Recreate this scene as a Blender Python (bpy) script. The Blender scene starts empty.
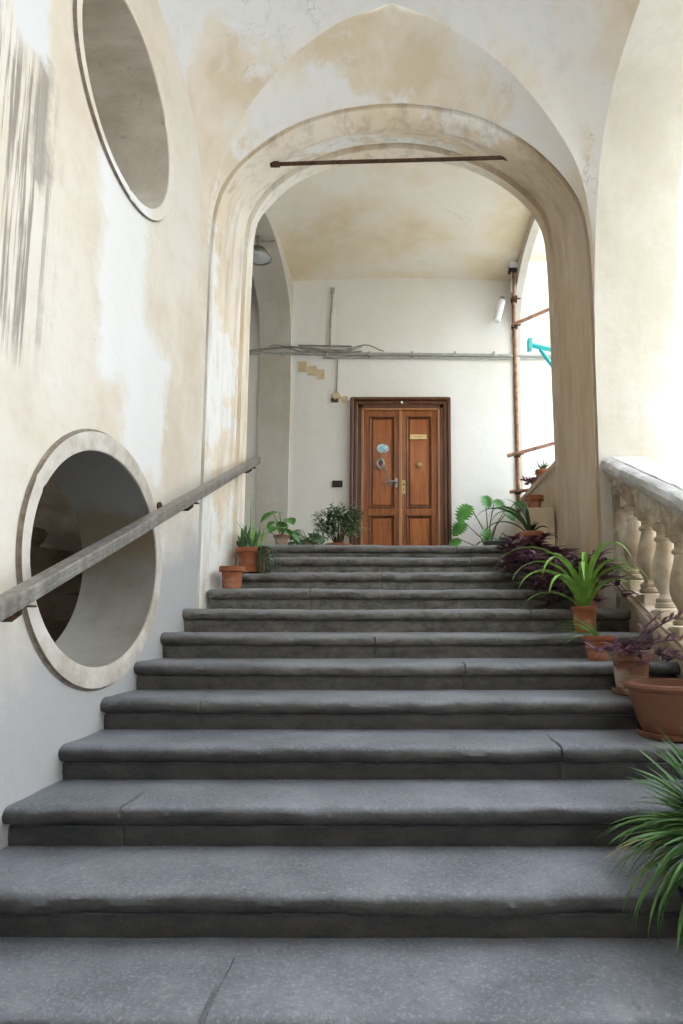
import bpy, math, random
from mathutils import Vector, noise
from mathutils.geometry import tessellate_polygon

random.seed(7)
R = math.radians
SC = bpy.context.scene
COL = SC.collection
EYE = 1.7195            # camera height above the lower floor
RISE, TREAD, D0 = 0.167, 0.37, 1.737


def step_d(n): return D0 + n * TREAD
def step_z(n): return RISE * (n + 4)
def nose_z(d): return step_z(0) + (d - D0) * RISE / TREAD


LAND = step_z(11)

# ------------------------------------------------------------------ mesh helpers


class MB:
    """collects vertices and faces and links them as ONE mesh object"""

    def __init__(s):
        s.v, s.f, s.m, s.cur = [], [], [], 0

    def add(s, vs, fs):
        o = len(s.v)
        s.v += [tuple(p) for p in vs]
        for f in fs:
            s.f.append([o + i for i in f])
            s.m.append(s.cur)
        return s

    def box(s, x0, x1, y0, y1, z0, z1):
        vs = [(x, y, z) for x in (x0, x1) for y in (y0, y1) for z in (z0, z1)]
        return s.add(vs, [(0, 1, 3, 2), (4, 6, 7, 5), (0, 4, 5, 1), (2, 3, 7, 6), (0, 2, 6, 4), (1, 5, 7, 3)])

    def bbox(s, x0, x1, y0, y1, z0, z1, b):
        """box with chamfered edges"""
        cx, cy, cz = (x0 + x1) / 2, (y0 + y1) / 2, (z0 + z1) / 2
        hx, hy, hz = abs(x1 - x0) / 2, abs(y1 - y0) / 2, abs(z1 - z0) / 2
        b = min(b, hx * .9, hy * .9, hz * .9)
        rings = []
        for z, i in ((-hz, b), (-hz + b, 0), (hz - b, 0), (hz, b)):
            ax, ay = hx - i, hy - i
            c = b * .6
            rings.append([(cx + px, cy + py, cz + z) for px, py in
                          ((-ax + c, -ay), (ax - c, -ay), (ax, -ay + c), (ax, ay - c),
                           (ax - c, ay), (-ax + c, ay), (-ax, ay - c), (-ax, -ay + c))])
        return s.loft(rings, closed=True, caps=True)

    def loft(s, rings, closed=False, caps=False):
        n = len(rings[0])
        vs = [p for r in rings for p in r]
        fs = []
        for i in range(len(rings) - 1):
            for j in range(n if closed else n - 1):
                k = (j + 1) % n
                fs.append((i * n + j, i * n + k, (i + 1) * n + k, (i + 1) * n + j))
        if caps:
            fs.append(tuple(range(n - 1, -1, -1)))
            fs.append(tuple((len(rings) - 1) * n + j for j in range(n)))
        return s.add(vs, fs)

    def tube(s, pts, r, n=8, caps=True):
        pts = [Vector(p) for p in pts]
        rr = r if isinstance(r, (list, tuple)) else [r] * len(pts)
        t = (pts[1] - pts[0]).normalized()
        a = Vector((0, 0, 1)) if abs(t.z) < .9 else Vector((1, 0, 0))
        u = t.cross(a).normalized()
        rings = []
        for i, p in enumerate(pts):
            t = (pts[min(i + 1, len(pts) - 1)] - pts[max(i - 1, 0)]).normalized()
            u = (u - t * u.dot(t)).normalized()
            w = t.cross(u)
            rings.append([p + (u * math.cos(2 * math.pi * k / n) + w * math.sin(2 * math.pi * k / n)) * rr[i] for k in range(n)])
        return s.loft(rings, closed=True, caps=caps)

    def lathe(s, prof, c=(0, 0, 0), n=32, cap0=True, cap1=True, axis='z', wob=0, seed=0):
        rings = []
        for r, h in prof:
            ring = []
            for k in range(n):
                a = 2 * math.pi * k / n
                q = r * (1 + wob * noise.noise((math.cos(a) * 1.5 + seed, math.sin(a) * 1.5, h * 6)))
                x, y = q * math.cos(a), q * math.sin(a)
                if axis == 'z':
                    ring.append((c[0] + x, c[1] + y, c[2] + h))
                elif axis == 'y':
                    ring.append((c[0] + x, c[1] - h, c[2] + y))
                else:
                    ring.append((c[0] + h, c[1] + x, c[2] + y))
            rings.append(ring)
        s.loft(rings, closed=True)
        o = len(s.v)
        if cap0: s.f.append(list(range(o - n * len(prof), o - n * len(prof) + n))[::-1]); s.m.append(s.cur)
        if cap1: s.f.append(list(range(o - n, o))); s.m.append(s.cur)
        return s

    def build(s, name, mat, parent=None, smooth=35, loc=None):
        me = bpy.data.meshes.new(name)
        me.from_pydata(s.v, [], s.f)
        mats = mat if isinstance(mat, (list, tuple)) else [mat]
        for q in mats: me.materials.append(q)
        if len(mats) > 1:
            me.polygons.foreach_set('material_index', s.m)
        me.validate()
        import bmesh
        bm = bmesh.new(); bm.from_mesh(me)
        bmesh.ops.recalc_face_normals(bm, faces=bm.faces)
        bm.to_mesh(me); bm.free()
        if smooth:
            me.polygons.foreach_set('use_smooth', [True] * len(me.polygons))
            me.set_sharp_from_angle(angle=R(smooth))
        me.update()
        o = bpy.data.objects.new(name, me)
        COL.objects.link(o)
        if parent: o.parent = parent
        if loc: o.location = loc
        return o


def tag(o, label=None, cat=None, group=None, kind=None):
    for k, v in (('label', label), ('category', cat), ('group', group), ('kind', kind)):
        if v: o[k] = v
    return o


def empty(name, loc, label=None, cat=None, group=None, kind=None, rz=0):
    o = bpy.data.objects.new(name, None)
    o.empty_display_size = .1
    COL.objects.link(o)
    o.location = loc; o.rotation_euler = (0, 0, rz)
    return tag(o, label, cat, group, kind)


def resample(pts, n):
    """Catmull-Rom through the points, then n samples evenly by length"""
    P = [Vector(p) for p in pts]
    dense = []
    for i in range(len(P) - 1):
        p0, p1, p2, p3 = P[max(i - 1, 0)], P[i], P[i + 1], P[min(i + 2, len(P) - 1)]
        for k in range(16):
            t = k / 16
            dense.append(.5 * ((2 * p1) + (p2 - p0) * t + (2 * p0 - 5 * p1 + 4 * p2 - p3) * t * t + (3 * p1 - p0 - 3 * p2 + p3) * t ** 3))
    dense.append(P[-1])
    L = [0]
    for a, b in zip(dense, dense[1:]): L.append(L[-1] + (b - a).length)
    out, j = [], 0
    for k in range(n):
        t = L[-1] * k / (n - 1)
        while j < len(L) - 2 and L[j + 1] < t: j += 1
        q = (t - L[j]) / max(L[j + 1] - L[j], 1e-9)
        out.append(dense[j].lerp(dense[j + 1], min(q, 1)))
    return out


def sstep(a, b, x):
    t = min(max((x - a) / (b - a), 0), 1)
    return t * t * (3 - 2 * t)


# ------------------------------------------------------------------ materials


class NT:
    def __init__(s, name):
        s.mat = bpy.data.materials.new(name)
        s.mat.use_nodes = True
        s.t = s.mat.node_tree
        s.b = s.t.nodes['Principled BSDF']
        s.pos = s.t.nodes.new('ShaderNodeTexCoord').outputs['Object']

    def link(s, a, b): s.t.links.new(a, b)

    def inp(s, sock, v):
        if isinstance(v, bpy.types.NodeSocket): s.link(v, sock)
        elif isinstance(v, (tuple, list)) and len(v) == 3 and sock.type == 'RGBA': sock.default_value = (*v, 1)
        else: sock.default_value = v

    def map(s, scale=(1, 1, 1), loc=(0, 0, 0), vec=None):
        n = s.t.nodes.new('ShaderNodeMapping')
        n.inputs['Scale'].default_value = scale; n.inputs['Location'].default_value = loc
        s.link(vec or s.pos, n.inputs['Vector'])
        return n.outputs[0]

    def noise(s, scale=5, detail=4, rough=.55, vec=None, dist=0):
        n = s.t.nodes.new('ShaderNodeTexNoise')
        n.inputs['Scale'].default_value = scale; n.inputs['Detail'].default_value = detail
        n.inputs['Roughness'].default_value = rough; n.inputs['Distortion'].default_value = dist
        s.link(vec or s.pos, n.inputs['Vector'])
        return n.outputs['Fac']

    def ramp(s, fac, stops, interp='LINEAR'):
        n = s.t.nodes.new('ShaderNodeValToRGB')
        n.color_ramp.interpolation = interp
        e = n.color_ramp.elements
        while len(e) < len(stops): e.new(.5)
        for q, (p, c) in zip(e, stops):
            q.position = p
            q.color = (c, c, c, 1) if isinstance(c, (int, float)) else (*c, 1)
        s.link(fac, n.inputs[0])
        return n.outputs[0]

    def mix(s, fac, a, b, mode='MIX'):
        n = s.t.nodes.new('ShaderNodeMix'); n.data_type = 'RGBA'; n.blend_type = mode
        s.inp(n.inputs['Factor'], fac)
        s.inp(n.inputs[6], a); s.inp(n.inputs[7], b)
        return n.outputs[2]

    def math(s, op, a, b=0, clamp=False):
        n = s.t.nodes.new('ShaderNodeMath'); n.operation = op; n.use_clamp = clamp
        s.inp(n.inputs[0], a); s.inp(n.inputs[1], b)
        return n.outputs[0]

    def sep(s, vec=None):
        n = s.t.nodes.new('ShaderNodeSeparateXYZ'); s.link(vec or s.pos, n.inputs[0])
        return n.outputs

    def band(s, v, a, b, soft):
        """1 between a and b, soft edges"""
        def m(lo, hi):
            n = s.t.nodes.new('ShaderNodeMapRange'); n.clamp = True
            s.inp(n.inputs[0], v); n.inputs[1].default_value = lo; n.inputs[2].default_value = hi
            return n.outputs[0]
        return s.math('MULTIPLY', m(a - soft, a + soft), s.math('SUBTRACT', 1, m(b - soft, b + soft)))

    def patch(s, y0, y1, z0, z1, soft=.06, wob=.25, scale=3.5, axis=1):
        """ragged rectangle in the wall's plane"""
        p = s.sep()
        nz = s.noise(scale, 6, .65)
        nz2 = s.noise(scale * 1.3, 6, .65, vec=s.map(loc=(5, 3, 9)))
        y = s.math('ADD', p[axis], s.math('MULTIPLY', s.math('SUBTRACT', nz, .5), wob * 2))
        z = s.math('ADD', p[2], s.math('MULTIPLY', s.math('SUBTRACT', nz2, .5), wob * 2))
        return s.math('MULTIPLY', s.band(y, y0, y1, soft), s.band(z, z0, z1, soft))

    def bump(s, h, strength=.3, dist=.02):
        n = s.t.nodes.new('ShaderNodeBump')
        n.inputs['Strength'].default_value = strength; n.inputs['Distance'].default_value = dist
        s.link(h, n.inputs['Height']); s.link(n.outputs[0], s.b.inputs['Normal'])

    def done(s, col, rough=.8, metal=0, spec=.3):
        s.inp(s.b.inputs['Base Color'], col)
        s.inp(s.b.inputs['Roughness'], rough)
        s.b.inputs['Metallic'].default_value = metal
        s.b.inputs['Specular IOR Level'].default_value = spec
        return s.mat


def simple(name, c, rough=.6, metal=0, var=.25, scale=12, bump=0, spec=.3):
    n = NT(name)
    f = n.noise(scale, 5, .6)
    d = tuple(x * (1 - var) for x in c); l = tuple(min(1, x * (1 + var)) for x in c)
    col = n.ramp(f, [(.3, d), (.7, l)])
    if bump: n.bump(f, bump, .01)
    return n.done(col, rough, metal, spec)


CREAM, BEIGE, TAN = (.82, .70, .54), (.76, .60, .42), (.52, .41, .28)
WHITE, GREYW, GREY = (.84, .82, .78), (.66, .63, .58), (.30, .27, .24)


def plaster_left():
    n = NT('old_plaster_left')
    big = n.noise(1.1, 6, .62)
    col = n.ramp(big, [(.34, (.63, .545, .435)), (.5, (.70, .635, .545)), (.66, (.73, .69, .63))])
    fine = n.noise(9, 8, .7)
    col = n.mix(n.ramp(fine, [(.5, 0), (.8, .35)]), col, (.55, .45, .34))
    # bare lime render patches
    col = n.mix(n.math('MULTIPLY', n.patch(2.95, 3.5, 3.05, 4.3, .05, .22, 3), .9), col, (.76, .755, .75))
    col = n.mix(n.math('MULTIPLY', n.patch(3.3, 3.85, 2.65, 3.5, .05, .22, 3), .9), col, (.76, .755, .75))
    col = n.mix(n.math('MULTIPLY', n.patch(1.6, 2.3, 2.4, 3.3, .12, .4, 2), .5), col, (.74, .71, .68))
    # greyed damp base that follows the stairs
    p = n.sep()
    rel = n.math('SUBTRACT', p[2], n.math('MULTIPLY', p[1], RISE / TREAD))
    rel = n.math('ADD', rel, n.math('MULTIPLY', n.math('SUBTRACT', n.noise(2.2, 6, .6), .5), .9))
    base = n.band(rel, -5, .46, .24)
    col = n.mix(n.math('MULTIPLY', base, .93), col, (.42, .42, .43))
    # dark paint runs, a smear and a filled streak at the upper near end
    st = n.noise(1, 5, .65, vec=n.map((1, 26, .9)))
    runs = n.math('MULTIPLY', n.ramp(st, [(.50, 0), (.57, 1)]), n.patch(1.9, 2.50, 2.85, 4.15, .10, .2, 3))
    col = n.mix(n.math('MULTIPLY', runs, .85), col, (.25, .215, .18))
    col = n.mix(n.math('MULTIPLY', n.patch(2.37, 2.48, 3.65, 4.22, .03, .10, 5), .85), col, (.33, .29, .25))
    col = n.mix(n.patch(2.18, 2.43, 4.18, 4.9, .03, .14, 4), col, (.66, .655, .65))
    spot = n.noise(30, 3, .6)
    col = n.mix(n.ramp(spot, [(.70, 0), (.76, .6)]), col, (.35, .29, .23))
    n.bump(n.math('ADD', n.noise(2.5, 8, .6), n.math('MULTIPLY', fine, .3)), .35, .03)
    return n.done(col, .9, 0, .15)


def plaster(name, a, b, c, scale=1.2, white=None, dirt=.25, seed=0, grime=None, bumps=.3):
    n = NT(name)
    v = n.map(loc=(seed * 3.1, seed * 1.7, seed))
    big = n.noise(scale, 6, .6, vec=v)
    col = n.ramp(big, [(.40, a), (.5, b), (.60, c)])
    if white is not None:
        w = n.noise(scale * .75, 6, .62, vec=n.map(loc=(seed + 7, 4, 2)))
        col = n.mix(n.ramp(w, [(.5 - white[0], 0), (.54 - white[0], 1)]), col, white[1])
    fine = n.noise(8, 8, .7)
    col = n.mix(n.ramp(fine, [(.52, 0), (.8, dirt)]), col, tuple(x * .55 for x in a))
    if grime:
        st = n.noise(1, 6, .65, vec=n.map((9, 9, 1.1)))
        col = n.mix(n.ramp(st, [(.45, 0), (.65, grime)]), col, (.36, .28, .19))
    cr = n.noise(1.6, 10, .55, vec=n.map(loc=(seed, 0, 3)), dist=.6)
    crack = n.math('MULTIPLY', n.ramp(cr, [(.4985, 0), (.5, .5), (.5015, 0)]), n.ramp(n.noise(.9, 2, .5, vec=n.map(loc=(seed, 9, 1))), [(.55, 0), (.62, 1)]))
    if name != 'back_plaster': col = n.mix(crack, col, tuple(x * .6 for x in a))
    n.bump(n.math('ADD', n.noise(2.5, 8, .6), n.math('MULTIPLY', fine, .3)), bumps, .03)
    return n.done(col, .9, 0, .15)


def stone_steps():
    n = NT('worn_grey_stone')
    a = n.noise(3, 8, .65)
    col = n.ramp(a, [(.3, (.125, .132, .152)), (.5, (.185, .194, .222)), (.72, (.26, .271, .305))])
    sp = n.noise(75, 4, .75)
    col = n.mix(n.ramp(sp, [(.52, 0), (.68, .5)]), col, (.42, .43, .47))
    col = n.mix(n.ramp(n.noise(30, 6, .75), [(.54, 0), (.72, .5)]), col, (.07, .068, .068))
    # dirt on the unpolished upright faces, with their shade painted in
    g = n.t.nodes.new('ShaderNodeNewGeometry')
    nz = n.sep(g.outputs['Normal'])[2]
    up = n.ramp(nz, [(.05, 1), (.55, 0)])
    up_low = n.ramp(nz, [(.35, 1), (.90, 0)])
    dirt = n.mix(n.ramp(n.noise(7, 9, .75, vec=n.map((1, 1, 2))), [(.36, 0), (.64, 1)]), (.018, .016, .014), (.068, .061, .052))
    # stronger light on the upper steps, painted in as a paler, greener tone
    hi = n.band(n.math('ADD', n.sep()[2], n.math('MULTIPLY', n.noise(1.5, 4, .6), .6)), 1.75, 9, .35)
    upper_lit = n.mix(n.ramp(n.noise(8, 9, .75, vec=n.map((1, 1, 1.6), (3, 1, 2))), [(.36, 0), (.64, 1)]), (.055, .050, .042), (.26, .24, .205))
    dirt = n.mix(hi, dirt, upper_lit)
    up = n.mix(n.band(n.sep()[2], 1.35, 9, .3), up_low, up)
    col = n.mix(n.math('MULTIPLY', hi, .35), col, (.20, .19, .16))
    col = n.mix(n.math('MULTIPLY', up, .85), col, dirt)  # dirt tone, with the shade of the upright faces painted in
    n.bump(n.math('ADD', n.noise(18, 8, .7), n.math('MULTIPLY', sp, .7)), .55, .015)
    return n.done(col, n.ramp(a, [(.3, .55), (.7, .75)]), 0, .4)


def wood(name, dark, mid, lite, rough=.35):
    n = NT(name)
    v = n.map((16, 16, 1.1))
    a = n.noise(1.6, 6, .6, vec=v, dist=.6)
    col = n.ramp(a, [(.3, dark), (.5, mid), (.72, lite)])
    b = n.noise(3, 4, .6)
    col = n.mix(n.ramp(b, [(.35, .45), (.65, 0)]), col, dark)
    n.bump(a, .12, .004)
    return n.done(col, rough, 0, .45)


def terracotta(name, c, wear=.4, rough=.75, wcol=(.62, .55, .47)):
    n = NT(name)
    a = n.noise(7, 7, .65)
    col = n.ramp(a, [(.3, tuple(x * .72 for x in c)), (.65, c)])
    w = n.noise(5, 8, .7, vec=n.map((1, 1, 2), (4, 2, 1)))
    k = .43 if wear > .8 else .5
    col = n.mix(n.ramp(w, [(k, 0), (k + .16, wear)]), col, wcol)
    n.bump(a, .15, .006)
    return n.done(col, rough, 0, .25)


def leafmat(name, a, b, c=None, rough=.42, scale=9):
    n = NT(name)
    f = n.noise(scale, 4, .6)
    col = n.ramp(f, [(.32, a), (.55, b), (.74, c or b)])
    n.done(col, rough, 0, .45)
    n.b.inputs['Subsurface Weight'].default_value = 0
    # thin leaf: some light passes through
    tr = n.t.nodes.new('ShaderNodeBsdfTranslucent'); n.link(col, tr.inputs[0])
    mx = n.t.nodes.new('ShaderNodeMixShader'); mx.inputs[0].default_value = .22
    out = n.t.nodes['Material Output']
    n.link(n.b.outputs[0], mx.inputs[1]); n.link(tr.outputs[0], mx.inputs[2]); n.link(mx.outputs[0], out.inputs[0])
    return n.mat


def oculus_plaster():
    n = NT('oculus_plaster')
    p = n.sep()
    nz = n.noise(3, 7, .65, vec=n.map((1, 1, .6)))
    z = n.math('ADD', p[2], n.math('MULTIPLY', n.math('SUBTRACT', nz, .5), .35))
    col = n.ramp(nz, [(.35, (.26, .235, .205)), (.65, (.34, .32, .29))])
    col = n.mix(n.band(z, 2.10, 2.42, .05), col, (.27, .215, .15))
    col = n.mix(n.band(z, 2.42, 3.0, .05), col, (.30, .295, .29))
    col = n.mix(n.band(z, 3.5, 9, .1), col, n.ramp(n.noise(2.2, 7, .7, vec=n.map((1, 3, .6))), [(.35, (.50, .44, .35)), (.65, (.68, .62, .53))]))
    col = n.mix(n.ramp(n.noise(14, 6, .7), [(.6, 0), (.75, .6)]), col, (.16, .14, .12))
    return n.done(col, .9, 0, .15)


def arch_plaster(name, seed, white, right):
    n = NT(name)
    v = n.map(loc=(seed * 3.1, seed * 1.7, seed))
    big = n.noise(1.3, 6, .6, vec=v)
    col = n.ramp(big, [(.36, (.72, .61, .45)), (.5, (.78, .69, .56)), (.64, (.80, .75, .66))])
    if white:
        w = n.noise(1.1, 6, .62, vec=n.map(loc=(seed + 7, 4, 2)))
        col = n.mix(n.ramp(w, [(.50, 0), (.54, .9)]), col, (.82, .81, .78))
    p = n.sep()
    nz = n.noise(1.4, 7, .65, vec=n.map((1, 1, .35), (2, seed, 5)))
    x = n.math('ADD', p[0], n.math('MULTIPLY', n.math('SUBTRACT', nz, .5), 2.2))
    m = n.band(x, .95, 9, .35)  # right side browner: stains, with the shade of the pier painted in
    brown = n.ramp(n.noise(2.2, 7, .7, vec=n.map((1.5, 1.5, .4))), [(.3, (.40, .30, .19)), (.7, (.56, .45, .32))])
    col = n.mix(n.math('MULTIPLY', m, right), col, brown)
    st = n.noise(1, 6, .65, vec=n.map((9, 9, 1.1)))
    col = n.mix(n.ramp(st, [(.48, 0), (.66, .42)]), col, (.36, .28, .19))
    fine = n.noise(8, 8, .7)
    col = n.mix(n.ramp(fine, [(.52, 0), (.8, .25)]), col, (.40, .33, .25))
    n.bump(n.math('ADD', n.noise(2.5, 8, .6), n.math('MULTIPLY', fine, .3)), .3, .03)
    return n.done(col, .9, 0, .15)


M = {
    'left': plaster_left(),
    'vault': plaster('vault_plaster', (.70, .60, .46), (.78, .71, .61), (.81, .785, .75), .9, (.03, (.79, .785, .78)), .2, 2),
    'lunette': plaster('lunette_plaster', (.70, .60, .45), (.78, .71, .60), (.81, .785, .75), .9, (.02, (.80, .79, .78)), .2, 5),
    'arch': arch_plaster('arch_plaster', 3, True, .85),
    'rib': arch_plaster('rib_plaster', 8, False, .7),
    'jamb': plaster('jamb_plaster', (.53, .487, .40), (.585, .545, .47), (.615, .585, .525), 1.0, None, .12, 4, .08),
    'back': plaster('back_plaster', (.83, .80, .74), (.85, .83, .78), (.86, .85, .82), .9, None, .05, 6),
    'ceil': plaster('landing_ceiling_plaster', (.74, .62, .43), (.80, .71, .55), (.83, .77, .66), .9, None, .10, 9),
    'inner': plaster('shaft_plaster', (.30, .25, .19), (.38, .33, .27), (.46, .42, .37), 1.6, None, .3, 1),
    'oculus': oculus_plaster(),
    'seam': simple('shadow_dirt_seam', (.23, .19, .15), .95, 0, .4, 20),  # dark line round the rings: edge shadow painted in along with dirt
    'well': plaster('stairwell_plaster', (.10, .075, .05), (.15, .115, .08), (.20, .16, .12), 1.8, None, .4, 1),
    'ring': plaster('oculus_stone', (.46, .41, .35), (.55, .50, .44), (.63, .59, .54), 4.0, None, .35, 12),
    'balus': plaster('balustrade_stone', (.38, .30, .21), (.49, .41, .31), (.60, .53, .44), 3.2, None, .4, 13, .35, .4),
    'frieze': plaster('dirty_frieze_stone', (.26, .21, .16), (.42, .35, .27), (.60, .54, .46), 5.0, None, .6, 21, .5, .8),
    'cap': plaster('balustrade_cap_stone', (.40, .39, .38), (.50, .49, .49), (.60, .59, .59), 4.0, None, .5, 14, .2, .4),
    'blocker': plaster('sky_blocker_plaster', (.80, .76, .69), (.84, .81, .75), (.86, .84, .80), .5, None, .05, 15),
    'pink': plaster('pink_stucco', (.20, .035, .045), (.22, .042, .052), (.25, .055, .065), .5, None, .05, 16),
    'ground': plaster('courtyard_paving', (.40, .38, .35), (.48, .46, .43), (.55, .53, .50), 1.5, None, .3, 17),
    'stone': stone_steps(),
    'frame': wood('dark_door_frame_wood', (.070, .026, .012), (.13, .050, .022), (.20, .085, .040), .35),
    'leaf': wood('door_leaf_wood', (.19, .056, .013), (.33, .102, .024), (.45, .165, .043), .33),
    'panel': wood('door_panel_wood', (.24, .066, .013), (.40, .122, .026), (.52, .195, .048), .33),
    'mould': wood('shaded_moulding_wood', (.09, .03, .010), (.16, .052, .016), (.25, .09, .028), .33),  # darker than the panels: recess shading painted into the wood
    'lip': wood('door_lip_wood', (.30, .13, .05), (.44, .21, .085), (.55, .29, .13), .4),
    'rail': wood('weathered_rail', (.12, .105, .09), (.20, .185, .17), (.34, .32, .30), .35),
    'iron': simple('rusty_iron', (.10, .055, .035), .8, .4, .5, 25, .3),
    'rust': simple('rusty_pipe', (.30, .17, .11), .7, .5, .45, 18, .3),
    'steel': simple('grey_steel', (.36, .34, .32), .4, .9, .25),
    'dark': simple('black_plastic', (.03, .03, .032), .5),
    'cable': simple('grey_cable', (.30, .29, .27), .7, 0, .3),
    'pvc': simple('white_plastic', (.80, .80, .80), .4, 0, .05),
    'duct': simple('grey_conduit', (.42, .41, .38), .6, 0, .2),
    'card': simple('beige_card', (.66, .53, .33), .8, 0, .15),
    'brass': simple('brass', (.55, .40, .16), .3, .9, .2),
    'plate': simple('pale_brass', (.80, .58, .28), .4, .3, .15),
    'enamel': simple('blue_white_enamel', (.45, .64, .80), .25, 0, .5, 30, 0, .5),
    'teal': simple('teal_paint', (.06, .50, .50), .45, 0, .12),
    'glass': simple('lamp_lens', (.60, .62, .63), .15, .3, .1),
    'terra': terracotta('terracotta', (.34, .115, .052), .35),
    'terra_old': terracotta('weathered_terracotta', (.27, .12, .075), .95, .85, (.42, .36, .30)),
    'terra_pl': terracotta('brown_plastic_terracotta', (.22, .095, .058), .12, .5, (.30, .17, .12)),
    'soil': simple('soil', (.045, .032, .022), .95, 0, .4, 40, .6),
    'stemg': simple('green_stem', (.14, .22, .06), .6),
    'stemb': simple('brown_stem', (.12, .085, .05), .8),
    'dry': leafmat('dry_leaf', (.30, .22, .11), (.42, .33, .18), (.5, .42, .26), .7),
    'strap': leafmat('bright_strap_leaf', (.13, .30, .045), (.24, .44, .075), (.36, .55, .13)),
    'agap': leafmat('deep_green_strap', (.045, .12, .030), (.10, .22, .055), (.22, .36, .11)),
    'grey_green': leafmat('grey_green_leaf', (.07, .13, .07), (.13, .21, .11), (.22, .31, .19)),
    'broad': leafmat('glossy_green_leaf', (.05, .17, .03), (.09, .27, .05), (.18, .38, .10), .3),
    'bush': leafmat('bush_leaf', (.06, .12, .05), (.13, .22, .09), (.26, .36, .18)),
    'purple': leafmat('purple_leaf', (.085, .04, .062), (.20, .095, .14), (.36, .22, .28), .4),
    'agave': leafmat('dark_agave_leaf', (.03, .07, .03), (.06, .12, .05), (.11, .18, .08)),
    'cactus': leafmat('cactus_green', (.05, .12, .05), (.09, .18, .07), (.14, .24, .10), .6),
}

# ------------------------------------------------------------------ setting: stairs

FX0, FX1 = -1.60, 1.64      # width of the flight


def make_step(n, xl, xr, parent, joints):
    d, z = step_d(n), step_z(n)
    # profile: under the next step, tread, worn nose, fillet, riser
    prof = [(TREAD + .10, 0, .1), (TREAD + .03, 0, .2), (.30, 0, .5), (.20, -.001, 1), (.12, -.002, 1), (.06, -.002, 1), (.034, -.002, 1),
            (.014, -.009, 1), (.003, -.021, 1), (-.002, -.036, 1), (.001, -.052, 1), (.010, -.066, 1), (.024, -.075, .8), (.040, -.078, .7),
            (.054, -.082, .6), (.054, -.090, .6), (.043, -.093, .5), (.043, -.140, .6), (.048, -.150, .5), (.049, -.20, .3)]
    xs = []
    m = 130
    for i in range(m + 1): xs.append(xl + (xr - xl) * i / m)
    for j in joints: xs += [j - .010, j - .004, j + .004, j + .010]
    xs = sorted(xs)
    rings = []
    for x in xs:
        cut = any(abs(x - j) < .005 for j in joints)
        wear = .012 * noise.noise((x * .9, n * 3.7, .5)) - .006 * math.exp(-((x - .1) / .8) ** 2)
        ring = []
        for q, (dy, dz, w) in enumerate(prof):
            k = noise.noise((x * 5, n * 7.3 + dy * 9, dz * 14)) * .009 + noise.noise((x * 22, n * 5.1 + dy * 30, dz * 40)) * .005
            chip = max(0, noise.noise((x * 3.1, n * 11.7, 2.2)) - .38) * .06 if 6 <= q <= 11 else 0
            yy = d + dy + (w * k if 6 <= q else 0) + chip * .6
            zz = z + dz + (wear + k * .7) * w * (1 if q < 12 else .3) - chip
            if cut and q > 2: yy += .007 if q > 7 else 0; zz -= .010 if q <= 9 else 0
            # ends of the stone are rounded off
            e = min(x - xl, xr - x)
            if e < .02 and q >= 6: yy += (.02 - e) * .6
            ring.append((x, yy, zz))
        rings.append(ring)
    mb = MB().loft(rings)
    for side in (rings[0], rings[-1]):
        x = side[0][0]
        mb.add(side + [(x, d + TREAD + .10, z - .2)], [tuple(range(len(side) + 1))])
    return mb.build('step', M['stone'], parent, 40)


stair = empty('staircase', (0, 0, 0), 'broad flight of worn grey stone steps rising to the landing', 'staircase', kind='structure')
JOINTS = {-1: [.5], 0: [-.55], 1: [.93], 2: [-1.13], 3: [.72], 4: [-1.08], 5: [.35], 6: [-.2], 7: [.9], 8: [-.75], 9: [-.2], 10: [.6], 11: [-.9, .5]}
for n in range(-3, 12):
    xl = {8: -1.545, 9: -1.56, 10: -1.55, 11: -1.52}.get(n, -1.62)
    xr = {8: 1.50, 9: 1.44, 10: 1.42, 11: 1.40}.get(n, FX1)
    make_step(n, xl, xr, stair, JOINTS.get(n, []))

fl = MB().box(-1.62, 2.6, -3.2, step_d(-3) + .06, -.12, 0)
tag(fl.build('floor', M['stone'], None, 0), 'grey stone floor at the foot of the stairs', 'floor', kind='structure')
# a landing slab; runs on into the passage on the left
MB_l = MB().box(-4.6, 1.60, step_d(11) + .30, 8.25, LAND - .25, LAND - .001)
tag(MB_l.build('floor_landing', M['stone'], None, 0), 'grey stone landing floor in front of the wooden door', 'floor', kind='structure')

# ------------------------------------------------------------------ setting: left wall with two round openings

XL, XLO = -1.60, -2.05
LOW_O, LOW_I = (3.165, 2.06, .715, .668), (3.155, 2.063, .645, .560)
UP_O, UP_I = (3.20, 4.725, .615, .557), (3.18, 4.73, .545, .515)


def ell(c, x, n=96):
    return [(x, c[0] + c[2] * math.cos(2 * math.pi * k / n), c[1] + c[3] * math.sin(2 * math.pi * k / n)) for k in range(n)]


def holed_sheet(mb, x, outer, holes):
    polys = [[Vector((p[1], p[2], 0)) for p in outer]] + [[Vector((p[1], p[2], 0)) for p in h] for h in holes]
    flat = [v for q in polys for v in q]
    tris = tessellate_polygon(polys)
    return mb.add([(x, v.x, v.y) for v in flat], tris)


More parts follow.
